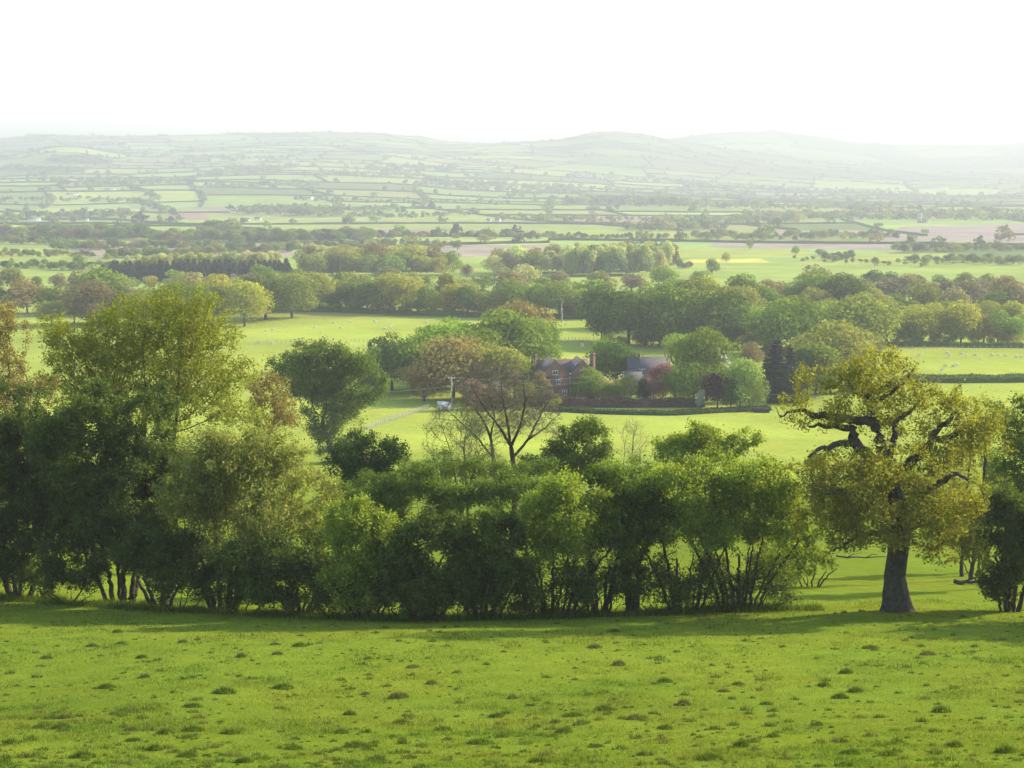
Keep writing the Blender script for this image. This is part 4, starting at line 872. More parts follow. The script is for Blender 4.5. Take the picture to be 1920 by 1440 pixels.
row('under the field row', 'shrubs under the field row', [(560, 583), (860, 593), (1110, 598)], 14, (12, 24), [('green', 3), ('olive', 2)], [('bush', 1)], 1, 75)
# the belt of woods behind
row('in the left front woodland belt', 'woodland belt behind the sheep field', [(-20, 590), (500, 585), (620, 576)], 16, (45, 62), RU + [('green', 2)], RD, 1, 7, jy=4)
row('in the middle woodland belt', 'middle woodland belt', [(420, 570), (1120, 575)], 22, (38, 56), RU + [('pale', 1)], RD, 1, 8, jy=5)
row('in the left back woodland belt', 'back woodland belt on the left', [(-20, 550), (560, 548)], 16, (28, 44), RU + [('pale', 1), ('brown', 2)], RD, 1, 9, jy=5)
row('in the middle back woodland belt', 'back woodland belt in the middle', [(520, 552), (1340, 550)], 22, (24, 38), [('olive', 3), ('brown', 2), ('pale', 2), ('green', 3)], RD, 1, 10, jy=5)
row('in the right russet wood front', 'russet wood on the right', [(1540, 600), (1960, 605)], 14, (40, 56), RU + [('brown', 3)], RD, 1, 11, jy=5)
row('in the right russet wood back', 'back of the russet wood on the right', [(1380, 572), (1960, 570)], 18, (34, 48), [('brown', 4), ('rust', 3), ('olive', 2)], RD, 1, 12, jy=5)
row('in the strip above the russet wood', 'conifer strip above the russet wood', [(1500, 545), (1920, 548)], 14, (22, 32), [('blue', 3), ('dark', 2), ('olive', 2)], [('conifer', 2), ('round', 3)], 1, 13, jy=3)
for x, yb, yt, k, c, l in [(1335, 517, 488, 'round', 'green', 'lone round tree in the bright field below the yellow rape field'), (1305, 522, 508, 'bush', 'brown', 'small brown bush left below the lone round tree'), (438, 545, 516, 'bush', 'pink', 'pinkish bare grove before the conifer plantation, left part'),
                           (470, 545, 512, 'bush', 'pink', 'pinkish bare grove before the conifer plantation, right part'), (367, 540, 513, 'round', 'pale', 'pale round tree at the front of the conifer plantation'), (250, 528, 512, 'bush', 'pale', 'small pale round willow at the left of the plantation'),
                           (150, 505, 480, 'round', 'green', 'lone green tree left of the conifer plantation'), (1362, 492, 474, 'round', 'gold', 'golden tree on the edge of the yellow rape field'), (1405, 468, 452, 'round', 'green', 'lone round tree above the yellow field, left one'),
                           (1492, 478, 462, 'round', 'green', 'lone round tree above the yellow field, right one'), (1640, 500, 484, 'round', 'brown', 'lone brownish tree on the hedge at the right, left one'), (1735, 500, 483, 'round', 'green', 'lone green tree on the hedge at the right, right one'),
                           (858, 470, 452, 'round', 'green', 'lone tree on the edge of the brown field'), (1003, 520, 500, 'round', 'green', 'lone green tree right of the mixed wood'), (875, 522, 498, 'round', 'rust', 'lone rusty tree at the right foot of the mixed wood')]:
    mt(x, yb, yt, k, c, l, 1., 1, name='shrub' if k == 'bush' else None)
print('TREES', NTREES[0]) if DBG else None
# ------------------------------------------------------------------ woods and hedgerow trees beyond 800 m
def proto_arrays(kind, var, lod):
    me, _ = get_proto(kind, var, lod); n = len(me.vertices); V = np.empty(n * 3, np.float32); me.vertices.foreach_get('co', V)
    r = np.empty(len(me.polygons), np.float32); me.attributes['rnd'].data.foreach_get('value', r); return V.reshape(-1, 3), r
def mass(name, label, items, lod):
    """items: (x, y, h, wscale, kind, colour) all in one object"""
    rg = np.random.default_rng(len(items)); Vs, Rs, Ts = [], [], []
    for x, y, h, w, k, c in items:
        V, r = proto_arrays(k, int(rg.integers(4)), lod); a = rg.random() * 6.283; ca, sa = math.cos(a), math.sin(a)
        Q = np.stack([(V[:, 0] * ca - V[:, 1] * sa) * h * w, (V[:, 0] * sa + V[:, 1] * ca) * h * w, V[:, 2] * h], 1) + (x, y, float(height(x, y)) - .3)
        Vs.append(Q); Rs.append(r); Ts.append(np.tile(np.array(COL[c][0]) * rg.uniform(.8, 1.2) * rg.uniform(.93, 1.07, 3), (len(r), 1)))
    V = np.concatenate(Vs); n = len(V) // 4
    tag(link(name, mesh(name, V, np.arange(4 * n).reshape(-1, 4), fattr={'rnd': np.concatenate(Rs)}, vcol={'tint': np.concatenate(Ts)}), LEAF_ATTR), label, 'wood', kind='stuff')
def belt(pts, n, hp, pal, kinds, seed, jy=2, w=(.95, 1.3)):
    rs = random.Random(seed); xs = [p[0] for p in pts]; out = []
    for i in range(n):
        x = xs[0] + (xs[-1] - xs[0]) * (i + rs.random()) / n; y = float(np.interp(x, xs, [p[1] for p in pts])) + rs.uniform(-jy, jy); g = G(x, y); h = rs.uniform(*hp) / FPX * g[1]
        out.append((g[0], g[1], h, rs.uniform(*w), pick(rs, kinds), pick(rs, pal)))
    return out
RDs = [('round', 5), ('tall', 2), ('wide', 2)]
mass('conifer_plantation', 'dark conifer plantation with a paler larch top row, left of centre', belt([(193, 528), (350, 529), (548, 523)], 46, (30, 36), [('blue', 1)], [('conifer', 1)], 1, 1, (1.7, 2.3)) +
     belt([(200, 524), (540, 519)], 40, (32, 38), [('blue', 3), ('dark', 1)], [('conifer', 1)], 2, 1, (1.7, 2.3)) + belt([(240, 520), (530, 514)], 44, (38, 43), [('pale', 2), ('gold', 1)], [('tall', 1)], 3, 1, (.5, .7)), 1)
mass('mixed_wood', 'hazy mixed wood with golden tops right of the conifer plantation', belt([(570, 517), (845, 516)], 24, (32, 42), GR, RDs, 4) + belt([(580, 508), (830, 507)], 26, (40, 48), [('pale', 2), ('gold', 3), ('rust', 2)], RDs, 5), 1)
mass('poplar_plantation', 'pale green poplar plantation in the middle of the valley', belt([(1068, 517), (1240, 514)], 34, (48, 55), [('pale', 3), ('fresh', 3)], [('tall', 1)], 6, 2, (.55, .8)) + belt([(1062, 511), (1262, 506)], 34, (48, 54), [('pale', 3), ('brown', 1)], [('tall', 1)], 7, 2, (.55, .8)), 1)
mass('loose_wood', 'loose pale wood just left of the poplar plantation', belt([(922, 514), (1075, 513)], 17, (32, 50), [('pale', 3), ('olive', 2), ('brown', 2)], RDs, 8, 4), 1)
HZ = [('dark', 5), ('green', 4), ('olive', 2), ('brown', 2), ('blue', 1)]
far = []
for i, (pts, n, hp) in enumerate([
    ([(0, 448), (270, 446)], 60, (16, 26)), ([(0, 456), (120, 458), (200, 470)], 26, (10, 16)), ([(270, 452), (560, 452)], 55, (14, 24)), ([(385, 446), (450, 446)], 16, (24, 30)), ([(440, 455), (700, 452)], 50, (14, 24)),
    ([(200, 486), (330, 482), (560, 470)], 50, (12, 20)), ([(0, 503), (200, 505), (330, 497)], 36, (10, 18)), ([(560, 468), (700, 462), (860, 462)], 36, (8, 14)), ([(600, 447), (800, 446), (1000, 447)], 40, (10, 18)),
    ([(0, 480), (180, 482)], 22, (8, 14)), ([(100, 467), (400, 466)], 40, (10, 18)), ([(960, 447), (1250, 449)], 34, (7, 13)), ([(1170, 432), (1360, 430)], 40, (10, 18)), ([(1300, 449), (1680, 447)], 46, (9, 17)),
    ([(1220, 418), (1500, 416)], 60, (9, 16)), ([(1400, 408), (1920, 412)], 110, (8, 15)), ([(1060, 384), (1290, 386)], 60, (8, 18)), ([(1290, 388), (1600, 392)], 60, (7, 12)), ([(1600, 396), (1920, 400)], 50, (6, 11)),
    ([(1480, 487), (1700, 497), (1760, 499)], 16, (6, 10)), ([(1530, 476), (1560, 490), (1600, 482)], 12, (8, 14)), ([(1700, 490), (1920, 496)], 26, (10, 18)), ([(1680, 472), (1920, 470)], 24, (10, 18)), ([(1250, 497), (1300, 503)], 8, (9, 13)),
    ([(1100, 470), (1250, 461)], 14, (7, 12)), ([(930, 413), (1240, 413)], 26, (7, 12)), ([(0, 410), (250, 404)], 40, (8, 15)), ([(250, 378), (330, 404)], 26, (8, 14)), ([(480, 395), (760, 397)], 46, (7, 12)),
    ([(580, 405), (760, 408), (900, 402)], 36, (6, 11)), ([(0, 378), (250, 377)], 22, (6, 10)), ([(560, 375), (960, 383)], 40, (5, 9)), ([(560, 330), (800, 332)], 36, (5, 9)), ([(380, 352), (600, 348)], 36, (6, 10)),
    ([(420, 318), (560, 316)], 30, (5, 9)), ([(0, 318), (160, 322)], 34, (6, 11)), ([(100, 300), (190, 298)], 60, (5, 9)), ([(90, 305), (210, 307)], 50, (5, 9)), ([(200, 342), (240, 350), (300, 376)], 24, (6, 11)),
    ([(690, 318), (750, 326)], 22, (5, 8)), ([(960, 366), (1080, 362)], 30, (5, 9)), ([(1000, 355), (1300, 362)], 40, (4, 7)), ([(860, 300), (960, 312)], 20, (4, 6)), ([(1060, 330), (1330, 345)], 50, (3, 6)), ([(1280, 352), (1700, 366)], 80, (4, 8)), ([(1500, 372), (1920, 374)], 50, (5, 8))]):
    far += belt(pts, int(n * 1.25), hp, HZ, RDs, 50 + i, 3, (.9, 1.5))
near_f = [f for f in far if f[1] < 1500]
mass('valley_trees', 'hazy belts of trees crossing the flat valley floor', near_f, 1)
rs = random.Random(9); hill_t = [f for f in far if f[1] >= 1500]
LEAF_HEDGE = LEAF_OBJ; nh = 0; stuffV, stuffR, stuffF, kk = [], [], [], 0
HEDGE_SEL = []
for a, b in LINES:
    L = float(np.linalg.norm(b - a)); m = max(2, int(L / 30)); Q = a + (b - a) * np.linspace(0, 1, m)[:, None]; W = unwarp(Q)
    pr = [proj((p[0], p[1], float(height(p[0], p[1])))) for p in W]
    if W[:, 1].min() < 1120 or (W[:, 1].mean() < 2700 and rs.random() < .4): continue
    for p, q in zip(W, pr):
        if -60 < q[0] < 1980 and rs.random() < (.30 if p[1] < 5000 else .16):
            hill_t.append((p[0] + rs.uniform(-4, 4), p[1] + rs.uniform(-4, 4), rs.uniform(7, 15), rs.uniform(.9, 1.4), pick(rs, RDs), pick(rs, HZ)))
    ins = [k for k, q in enumerate(pr) if -80 < q[0] < 2000]
    if len(ins) < 2: continue
    W = W[max(0, ins[0] - 1):ins[-1] + 2]; HEDGE_SEL.append((W[:, 1].mean(), W))
for q in FIELDS:     # copses filling whole small fields on the hills
    c = unwarp(q.mean(0)); s = rs.random()
    if c[1] > 2300 and s < .05 and -60 < proj((c[0], c[1], float(height(*c))))[0] < 1980:
        for _ in range(60): 
            u, v = rs.random(), rs.random(); p = (q[0] * (1 - u) + q[1] * u) * (1 - v) + (q[3] * (1 - u) + q[2] * u) * v; p = unwarp(p)
            hill_t.append((p[0], p[1], rs.uniform(9, 15), rs.uniform(1., 1.5), 'round', pick(rs, HZ)))
mass('hillside_trees', 'tiny hazy hedgerow trees and copses dotted over the far hillsides', hill_t, 2)
HEDGE_SEL.sort(key=lambda t: t[0])
hed = []
for i, (yy, W) in enumerate(HEDGE_SEL):
    k = 3.2 if yy < 3000 else 4.5
    if i < 130:
        o = hedge('thin dark hedge dividing green fields on the far side of the valley', W, k * 1.0, k * .85, COL['dark'][0], 300 + i, 0, group='field hedges across the valley', px=False, step=14)
    else: hed.append(W)
Vs, Fs, k0 = [], [], 0
for i, W in enumerate(hed):
    rg = np.random.default_rng(i); seg = np.linalg.norm(np.diff(W, axis=0), axis=1); cum = np.concatenate([[0], np.cumsum(seg)]); m = max(3, int(cum[-1] / 22)); t = np.linspace(0, cum[-1], m)
    x, y = np.interp(t, cum, W[:, 0]), np.interp(t, cum, W[:, 1]); d = np.stack([np.gradient(x), np.gradient(y)], 1); d /= np.linalg.norm(d, axis=1)[:, None] + 1e-9; w = 2.6; z = height(x, y); hh = 4.2 * rg.uniform(.3, 1.3, m)
    V = np.stack([np.stack([x - d[:, 1] * w * o_, y + d[:, 0] * w * o_, z - .5 + hh * f], 1) for o_, f in ((-1, 0), (-.7, 1), (.7, 1), (1, 0))], 1).reshape(-1, 3)
    ii = np.arange(m * 4).reshape(m, 4); F = np.stack([ii[:-1, :-1], ii[:-1, 1:], ii[1:, 1:], ii[1:, :-1]], -1).reshape(-1, 4); Vs.append(V); Fs.append(F + k0); k0 += len(V)
F = np.concatenate(Fs); t = np.tile(np.array(COL['dark'][0]), (len(F), 1))
tag(link('far_hedgerows', mesh('far_hedgerows', np.concatenate(Vs), F, fattr={'rnd': np.random.default_rng(1).random(len(F))}, vcol={'tint': t}), LEAF_ATTR), 'faint network of hedges over the farthest hills', 'hedges', kind='stuff')
if DBG: print('INFO lines', len(LINES), 'fields', len(FIELDS), 'hedges', len(HEDGE_SEL), 'hill trees', len(hill_t), len(near_f))
# ------------------------------------------------------------------ the farm
def brickmat():
    m, nt, out = newmat('red_brick'); tc = N(nt, 'ShaderNodeTexCoord').outputs['Object']; p = N(nt, 'ShaderNodeBsdfPrincipled'); p.inputs['Roughness'].default_value = .9
    mp = N(nt, 'ShaderNodeMapping'); mp.inputs['Rotation'].default_value = (math.pi / 2, 0, 0); nt.links.new(tc, mp.inputs[0])
    b = N(nt, 'ShaderNodeTexBrick'); b.inputs['Scale'].default_value = 4.4; b.inputs['Color1'].default_value = (.23, .115, .075, 1); b.inputs['Color2'].default_value = (.17, .09, .06, 1); b.inputs['Mortar'].default_value = (.2, .16, .12, 1)
    b.inputs['Mortar Size'].default_value = .012; nt.links.new(mp.outputs[0], b.inputs['Vector'])
    c = mixc(nt, b.outputs[0], (.55, .6, .6), rampv(nt, noise(nt, .6, 5, .7, tc), .4, .75, 0, .7), 'MULTIPLY'); nt.links.new(c, p.inputs['Base Color']); nt.links.new(p.outputs[0], out.inputs[0]); return m
BRICK = brickmat(); SLATE = solid('slate', (.095, .092, .092), .3, 1.5, .95, .5, 6, .1); TILE = solid('clay_tile', (.11, .075, .06), .35, 1.5, .85, .5, 6); PALE_ROOF = solid('pale_slate', (.17, .18, .20), .2, 1, .9, .3, 5, .1)
WHITE = solid('white_paint', (.6, .59, .55), .08, 2, .6); GLASS = solid('dark_glass', (.03, .035, .045), .2, 2, .08, spec=.8); STONE = solid('stone', (.36, .31, .25), .2, 2, .9); POLE = solid('weathered_pole', (.40, .36, .31), .2, 4, .9)
METAL = solid('grey_metal', (.42, .43, .44), .1, 2, .45, metal=.3); RENDER = solid('cream_render', (.72, .70, .64), .08, .5, .9); RUBBER = solid('rubber', (.03, .03, .03), .2, 5, .9); LEAD = solid('lead', (.2, .2, .21), .2, 3, .6)
def gable_block(x0, x1, y0, y1, eave, apex, along='y', z0=-1.0):
    """walls with pointed gables; roof slabs returned apart"""
    w = MB(); r = MB(); o = .25
    if along == 'y':
        c = (x0 + x1) / 2; V = [(x0, y0, z0), (x1, y0, z0), (x1, y0, eave), (c, y0, apex), (x0, y0, eave), (x0, y1, z0), (x1, y1, z0), (x1, y1, eave), (c, y1, apex), (x0, y1, eave)]
        w.add(V, [(0, 1, 2, 4), (5, 9, 7, 6), (1, 6, 7, 2), (0, 4, 9, 5)]); w.add(V, [(4, 2, 3), (9, 8, 7)])
        for s in (-1, 1):
            e = x0 - o if s < 0 else x1 + o; sl = (apex - eave) / (c - x0); ze = eave - sl * o; t = .16
            q = [(e, y0 - .12, ze), (c, y0 - .12, apex), (c, y1 + .12, apex), (e, y1 + .12, ze)]; r.add([(a, b, z + .02) for a, b, z in q] + [(a, b, z + t + .02) for a, b, z in q], [(0, 1, 2, 3), (4, 7, 6, 5), (0, 4, 5, 1), (1, 5, 6, 2), (2, 6, 7, 3), (3, 7, 4, 0)])
    else:
        c = (y0 + y1) / 2; V = [(x0, y0, z0), (x0, y1, z0), (x0, y1, eave), (x0, c, apex), (x0, y0, eave), (x1, y0, z0), (x1, y1, z0), (x1, y1, eave), (x1, c, apex), (x1, y0, eave)]
        w.add(V, [(0, 4, 2, 1), (5, 6, 7, 9), (0, 5, 9, 4), (1, 2, 7, 6)]); w.add(V, [(4, 3, 2), (9, 7, 8)])
        for s in (-1, 1):
            e = y0 - o if s < 0 else y1 + o; sl = (apex - eave) / (c - y0); ze = eave - sl * o; t = .16
            q = [(x0 - .12, e, ze), (x0 - .12, c, apex), (x1 + .12, c, apex), (x1 + .12, e, ze)]; r.add([(a, b, z + .02) for a, b, z in q] + [(a, b, z + t + .02) for a, b, z in q], [(0, 1, 2, 3), (4, 7, 6, 5), (0, 4, 5, 1), (1, 5, 6, 2), (2, 6, 7, 3), (3, 7, 4, 0)])
    return w, r
def window(parent, x, z, w, h, y=0, lights=2):
    g = MB().box((x, y - .02, z), (w, .06, h)).build('window', GLASS, parent); f = MB(); t = .11
    for s in (-1, 1): f.box((x + s * (w / 2), y - .06, z), (t, .10, h + t)); f.box((x, y - .064, z + s * h / 2), (w - t, .10, t))
    for k in range(1, lights): f.box((x - w / 2 + w * k / lights, y - .058, z), (t * .8, .09, h - t))
    f.build('frame', WHITE, g); MB().box((x, y - .09, z - h / 2 - .14), (w + .3, .16, .09)).build('sill', STONE, g); return g
def chimney(parent, x, y, z0, z1, w, d):
    b = MB().box((x, y, (z0 + z1) / 2), (w, d, z1 - z0)).box((x, y, z1 + .09), (w + .2, d + .2, .18)).box((x, y, z1 - .45), (w + .1, d + .1, .12)); c = b.build('chimney', BRICK, parent)
    n = max(1, int(d / .5)); 
    for i in range(n): MB().tube([(x, y + (i - (n - 1) / 2) * .42, z1 + .18), (x, y + (i - (n - 1) / 2) * .42, z1 + .6)], [.13, .11], 8).build('chimney_pot', TILE, c)
    return c
def farmhouse():
    B = G(1059, 757); e = empty('farmhouse', B, R(10)); tag(e, 'red brick farmhouse with two steep front gables beside the garden trees', 'house')
    w, r = gable_block(-6.0, 1.1, 0, 7.0, 6.6, 10.2); w2, r2 = gable_block(1.5, 6.9, .6, 7.0, 7.0, 10.1)
    w3, r3 = gable_block(-6.3, 6.9, 4.4, 10.5, 6.3, 9.25, 'x')
    w.build('wall', BRICK, e); w2.build('wall', BRICK, e); w3.build('wall', BRICK, e)
    r.build('roof', SLATE, e); rr = r2.build('roof', SLATE, e); r3.build('roof', TILE, e)
    MB().box((1.3, 2.6, 3), (.5, 3.8, 8)).build('wall', BRICK, e)
    sk = MB(); a = math.atan2(3.1, 2.7); sk.box((2.95, 1.9, 8.93), (.8, .7, .06), rot=np.array(Matrix.Rotation(-a, 3, 'Y'))); sk.build('skylight', METAL, rr)
    for x, z, ww, hh, n in ((-2.3, 7.35, 1.15, .95, 2), (-4.3, 5.1, 1.5, 1.0, 3), (-1.6, 5.2, .85, 1.0, 2), (-.1, 2.6, 1.0, 1.15, 2), (-3.6, 2.6, 1.5, 1.1, 3)): window(e, x, z, ww, hh, 0, n)
    for x, z in ((2.7, 4.1), (4.9, 4.1), (4.2, 7.4), (3.4, 1.5)): window(e, x, z, .85, 1.0, .6, 2)
    MB().box((-2.45, -.05, 6.35), (7.0, .1, .16)).box((-2.45, -.05, 4.0), (7.0, .1, .12)).build('string_course', TILE, e)
    MB().box((-4.6, -.035, 5.85), (.12, .07, .8)).box((-4.0, -.035, 5.85), (.12, .07, .8)).build('brick_pilaster', BRICK, e)
    d = MB().tube([(1.3, .45, 6.9), (1.3, .42, 6.5), (1.3, .42, 0)], .07, 8).build('drainpipe', WHITE, e); MB().box((1.3, .4, 6.95), (.4, .3, .3)).build('hopper', WHITE, d)
    chimney(e, -5.9, 6.4, 3, 10.6, .6, 1.0); chimney(e, 7.5, 4.2, -1, 10.9, 1.0, 1.4)
    # lean-to at the left end
    lt = MB(); lt.box((-7.05, 4, .9), (1.9, 5.5, 3.8)); lt.build('lean_to', BRICK, e)
    s = MB(); q = [(-6.15, 1.1, 5.2), (-8.2, 1.1, 2.65), (-8.2, 6.9, 2.65), (-6.15, 6.9, 5.2)]; s.add(q + [(a, b, z + .16) for a, b, z in q], [(0, 1, 2, 3), (4, 7, 6, 5), (0, 4, 5, 1), (1, 5, 6, 2), (2, 6, 7, 3), (3, 7, 4, 0)]); s.build('roof', TILE, e)
    dd = MB().box((-5.2, -.03, 1.0), (.95, .07, 2.0)).build('door', TILE, e); MB().box((-4.85, -.1, 1.0), (.06, .08, .12)).build('handle', METAL, dd)
farmhouse()
def barn(px, py, D, w, d, eave, apex, rz, roofm, wallm, label, along='x', name='barn', extra=None):
    g = XG(px, D) if D else G(px, py); e = empty(name, g, rz); tag(e, label, 'barn'); a, b = gable_block(-w / 2, w / 2, 0, d, eave, apex, along); a.build('wall', wallm, e); b.build('roof', roofm, e)
    MB().box((0, -.04, 1.2), (2.6, .08, 2.4)).build('door', TILE, e); window(e, w * .3, eave * .6, .9, .9, 0, 2)
    if extra: extra(e)
    return e
barn(1222, 0, 338, 10.5, 6.5, 4.9, 8.2, R(6), SLATE, BRICK, 'brick farm building with a long dark slate roof left of the red tree', extra=lambda e: chimney(e, -2.2, 3.2, 6, 8.9, .6, .6))
barn(1193, 0, 333, 4.2, 5.0, 3.0, 5.2, R(10), SLATE, RENDER, 'low slate roofed outbuilding in front of the longer slate roof', extra=lambda e: None)
barn(1303, 0, 352, 8, 11, 5.0, 9.6, R(-42), PALE_ROOF, STONE, 'tall barn with a pale grey roof slope half hidden by the big oak', 'y')
def pole(px, yb, yt, label, rz):
    g = G(px, yb); h = (yb - yt) / FPX * g[1]; e = empty('utility_pole', g, rz); tag(e, label, 'utility pole')
    MB().tube([(0, 0, -.3), (0, 0, h)], [.15, .11], 10).build('post', POLE, e)
    c = MB().box((0, -.14, h - .2), (1.5, .1, .12)).build('crossarm', POLE, e)
    for s in (-.65, 0, .65): MB().tube([(s, -.14, h - .14), (s, -.14, h - .02), (s, -.14, h + .12)], [.03, .07, .05], 8).build('insulator', WHITE, c)
    MB().box((.12, -.2, h - 1.6), (.3, .25, .5)).build('junction_box', METAL, e); return g, h
pA, hA = pole(847, 770, 706, 'pale wooden electricity pole with a crossarm standing left of the farm', R(5)); pB, hB = pole(1203, 757, 690, 'wooden electricity pole rising in front of the slate roof', R(20))
def wire(a, b, sag, label, r=.022):
    t = np.linspace(0, 1, 24)[:, None]; Q = np.array(a) * (1 - t) + np.array(b) * t; Q[:, 2] -= 4 * sag * (t * (1 - t))[:, 0]
    o = MB().tube(Q - Q[0], r, 5).build('power_line', POLE); o.location = Q[0]; tag(o, label, 'power line')
up = lambda p, z, x=0: (p[0] + x, p[1] - .15, p[2] + z)
wire(up(pA, hA - .0, .6), up(pB, hB, -.6), 1.5, 'upper power line sagging between the two poles across the farmhouse'); wire(up(pA, hA - 1.9, .1), up(pB, hB - .5, .1), 1.7, 'lower power line crossing in front of the farmhouse windows')
lft = XG(380, 300); wire(up(pA, hA - 1.9, -.1), (lft[0], lft[1], pA[2] + 4.6), 1.2, 'power line running left from the electricity pole behind the lone oak')
rgt = XG(1560, 300); wire(up(pB, hB - 2.2, .6), (rgt[0], rgt[1], pB[2] + 4.4), .8, 'faint power line running right across the farm garden trees')
def trailer():
    g = G(832, 771); e = empty('horse_trailer', g, R(24)); tag(e, 'small white horse trailer parked left of the electricity pole', 'trailer')
    b = MB(); prof = [(-1.25, .45), (1.1, .45), (1.45, .9), (1.45, 1.5), (1.15, 2.05), (-1.1, 2.2), (-1.25, 2.05)]; n = len(prof)
    V = [(x, -.8, z) for x, z in prof] + [(x, .8, z) for x, z in prof]; b.add(V, [(i, (i + 1) % n, (i + 1) % n + n, i + n) for i in range(n)])
    b.F.setdefault(n, []).extend([np.array([list(range(n))[::-1]]), np.array([[i + n for i in range(n)]])]); b.build('body', WHITE, e)
    for s in (-1, 1):
        for x in (-.45, .35):
            wb = MB().tube([(x, s * .74, .32), (x, s * .95, .32)], .32, 16).build('wheel', RUBBER, e)
            MB().tube([(x, s * .945, .32), (x, s * .97, .32)], .16, 12).build('rim', METAL, wb)
        MB().box((0, s * .93, .70), (1.7, .22, .06)).build('mudguard', METAL, e)
    MB().tube([(1.4, 0, .5), (2.5, 0, .48)], .05, 8).build('drawbar', METAL, e); MB().box((-1.27, 0, 1.2), (.05, 1.3, 1.3)).build('rear_ramp', METAL, e); MB().box((1.46, 0, 1.25), (.03, 1.0, .3)).build('window', GLASS, e)
trailer()
def fence(pts, n, h, label, post=.07, rails=3, name='post_fence', split=False):
    Q = [G(*p) for p in pts]; Q = np.array(Q); seg = np.linalg.norm(np.diff(Q[:, :2], axis=0), axis=1); cum = np.concatenate([[0], np.cumsum(seg)]); t = np.linspace(0, cum[-1], n); x, y = np.interp(t, cum, Q[:, 0]), np.interp(t, cum, Q[:, 1]); z = height(x, y)
    o = np.array((x[0], y[0], z[0])); e = empty(name, o); tag(e, label, 'fence'); b = MB().tube([(0, 0, -.3), (0, 0, h)], [post, post * .9], 6); me = None; rg = random.Random(n)
    for i in range(n):
        if me is None: p = b.build('post', POLE, e); me = p.data
        else: p = bpy.data.objects.new('post', me); C.objects.link(p); p.parent = e
        p.location = (x[i] - o[0], y[i] - o[1], z[i] - o[2]); p.rotation_euler = (rg.uniform(-.06, .06), rg.uniform(-.06, .06), rg.uniform(0, 3)); p.scale = (1, 1, rg.uniform(.88, 1.1))
    for k in range(rails): MB().tube(np.stack([x, y, z + h * (k + .7) / (rails + .1)], 1) - o, .018, 4).build('wire', METAL, e)
fence([(683, 808), (745, 786), (803, 768)], 38, 1.25, 'pale wooden post fence climbing towards the farm left of the pole', .085)
fence([(470, 646), (600, 643), (705, 641)], 30, 1.2, 'thin post and wire fence crossing the sheep field', .09, 2)
fence([(1026, 641), (1080, 639), (1140, 638)], 18, 1.3, 'dark post fence behind the farmhouse at the edge of the shaded field', .10, 3)
fence([(1640, 655), (1760, 654), (1930, 654)], 26, 1.1, 'post fence below the trees beyond the right sheep field', .07, 2)
# --- sheep
def skin_body(name, chain, edges, rad, mat):
    me = bpy.data.meshes.new(name); me.from_pydata(chain, edges, []); o = bpy.data.objects.new(name, me); C.objects.link(o); m = o.modifiers.new('s', 'SKIN'); 
    for v, r in zip(me.skin_vertices[0].data, rad): v.radius = (r, r)
    me.skin_vertices[0].data[0].use_root = True; s = o.modifiers.new('u', 'SUBSURF'); s.levels = s.render_levels = 1
    dg = bpy.context.evaluated_depsgraph_get(); nm = bpy.data.meshes.new_from_object(o.evaluated_get(dg)); bpy.data.objects.remove(o); nm.name = name; nm.materials.clear(); nm.materials.append(mat); return nm
WOOL = solid('wool', (.58, .54, .44), .12, 4, 1.0, .8, 30)
def sheep_mesh(graze):
    P_ = [(0, 0, .55), (.28, 0, .58), (-.28, 0, .57), (-.48, 0, .56), (.45, 0, .62), (.62, 0, .45 if graze else .82), (.72, 0, .18 if graze else .88), (.86, 0, .08 if graze else .82)]
    rd = [.27, .27, .28, .16, .19, .11, .09, .05]; E = [(0, 1), (0, 2), (2, 3), (1, 4), (4, 5), (5, 6), (6, 7)]
    for x, s in ((.3, 1), (.3, -1), (-.34, 1), (-.34, -1)):
        b = 1 if x > 0 else 2; k = len(P_); P_ += [(x, s * .13, .36), (x + (.02 if x > 0 else -.04), s * .14, .2), (x, s * .14, .0)]; rd += [.09, .045, .04]; E += [(b, k), (k, k + 1), (k + 1, k + 2)]
    for s in (1, -1): P_.append((P_[6][0] - .04, s * .16, P_[6][2] + .05)); rd.append(.03); E.append((6, len(P_) - 1))
    return skin_body('sheep', P_, E, rd, WOOL)
SHM = [sheep_mesh(True), sheep_mesh(False)]
def flock(pts, labels, group, s=.98, s0=3):
    rs = random.Random(s0)
    for i, (x, y) in enumerate(sorted(pts)):
        o = bpy.data.objects.new('sheep', SHM[rs.random() < .35]); C.objects.link(o); g = G(x, y); o.location = g; o.rotation_euler = (0, 0, rs.choice((0, 3.14)) + rs.uniform(-.8, .8)); k = s * rs.uniform(.85, 1.1); o.scale = (k, k, k)
        tag(o, labels if isinstance(labels, str) else labels[i], 'sheep', group)
flock([(1722, 668), (1775, 664), (1779, 669), (1804, 666), (1812, 669), (1828, 668), (1839, 674), (1860, 668), (1873, 668), (1884, 669), (1906, 671), (1916, 672)], ['white sheep, %s from the left in the back line of the right field' % ORD[i] for i in range(12)], 'sheep in the right field')
flock([(1772, 688), (1787, 688), (1794, 687), (1765, 696)], ['white sheep grazing alone nearest the hedge in the right field', 'white sheep, left of three close together in the right field', 'white sheep, middle of three close together in the right field', 'white sheep, right of three close together in the right field'], 'sheep near the hedge of the right field')
flock([(625, 607), (656, 604), (702, 604), (706, 606), (732, 614), (722, 618), (733, 609), (568, 608), (590, 616), (640, 617), (800, 606)], 'small white sheep in the back of the middle sheep field', 'sheep in the back of the middle field')
flock([(484, 644), (509, 645), (512, 620), (665, 651), (689, 653), (498, 622), (880, 606)], 'white sheep near the thin fence crossing the middle sheep field', 'sheep near the thin fence')
flock([(1091, 648), (1093, 652), (1060, 610), (1188, 678), (1193, 676), (1219, 681), (1224, 648), (1059, 676)], 'white sheep in the field behind the farm buildings', 'sheep behind the farm')
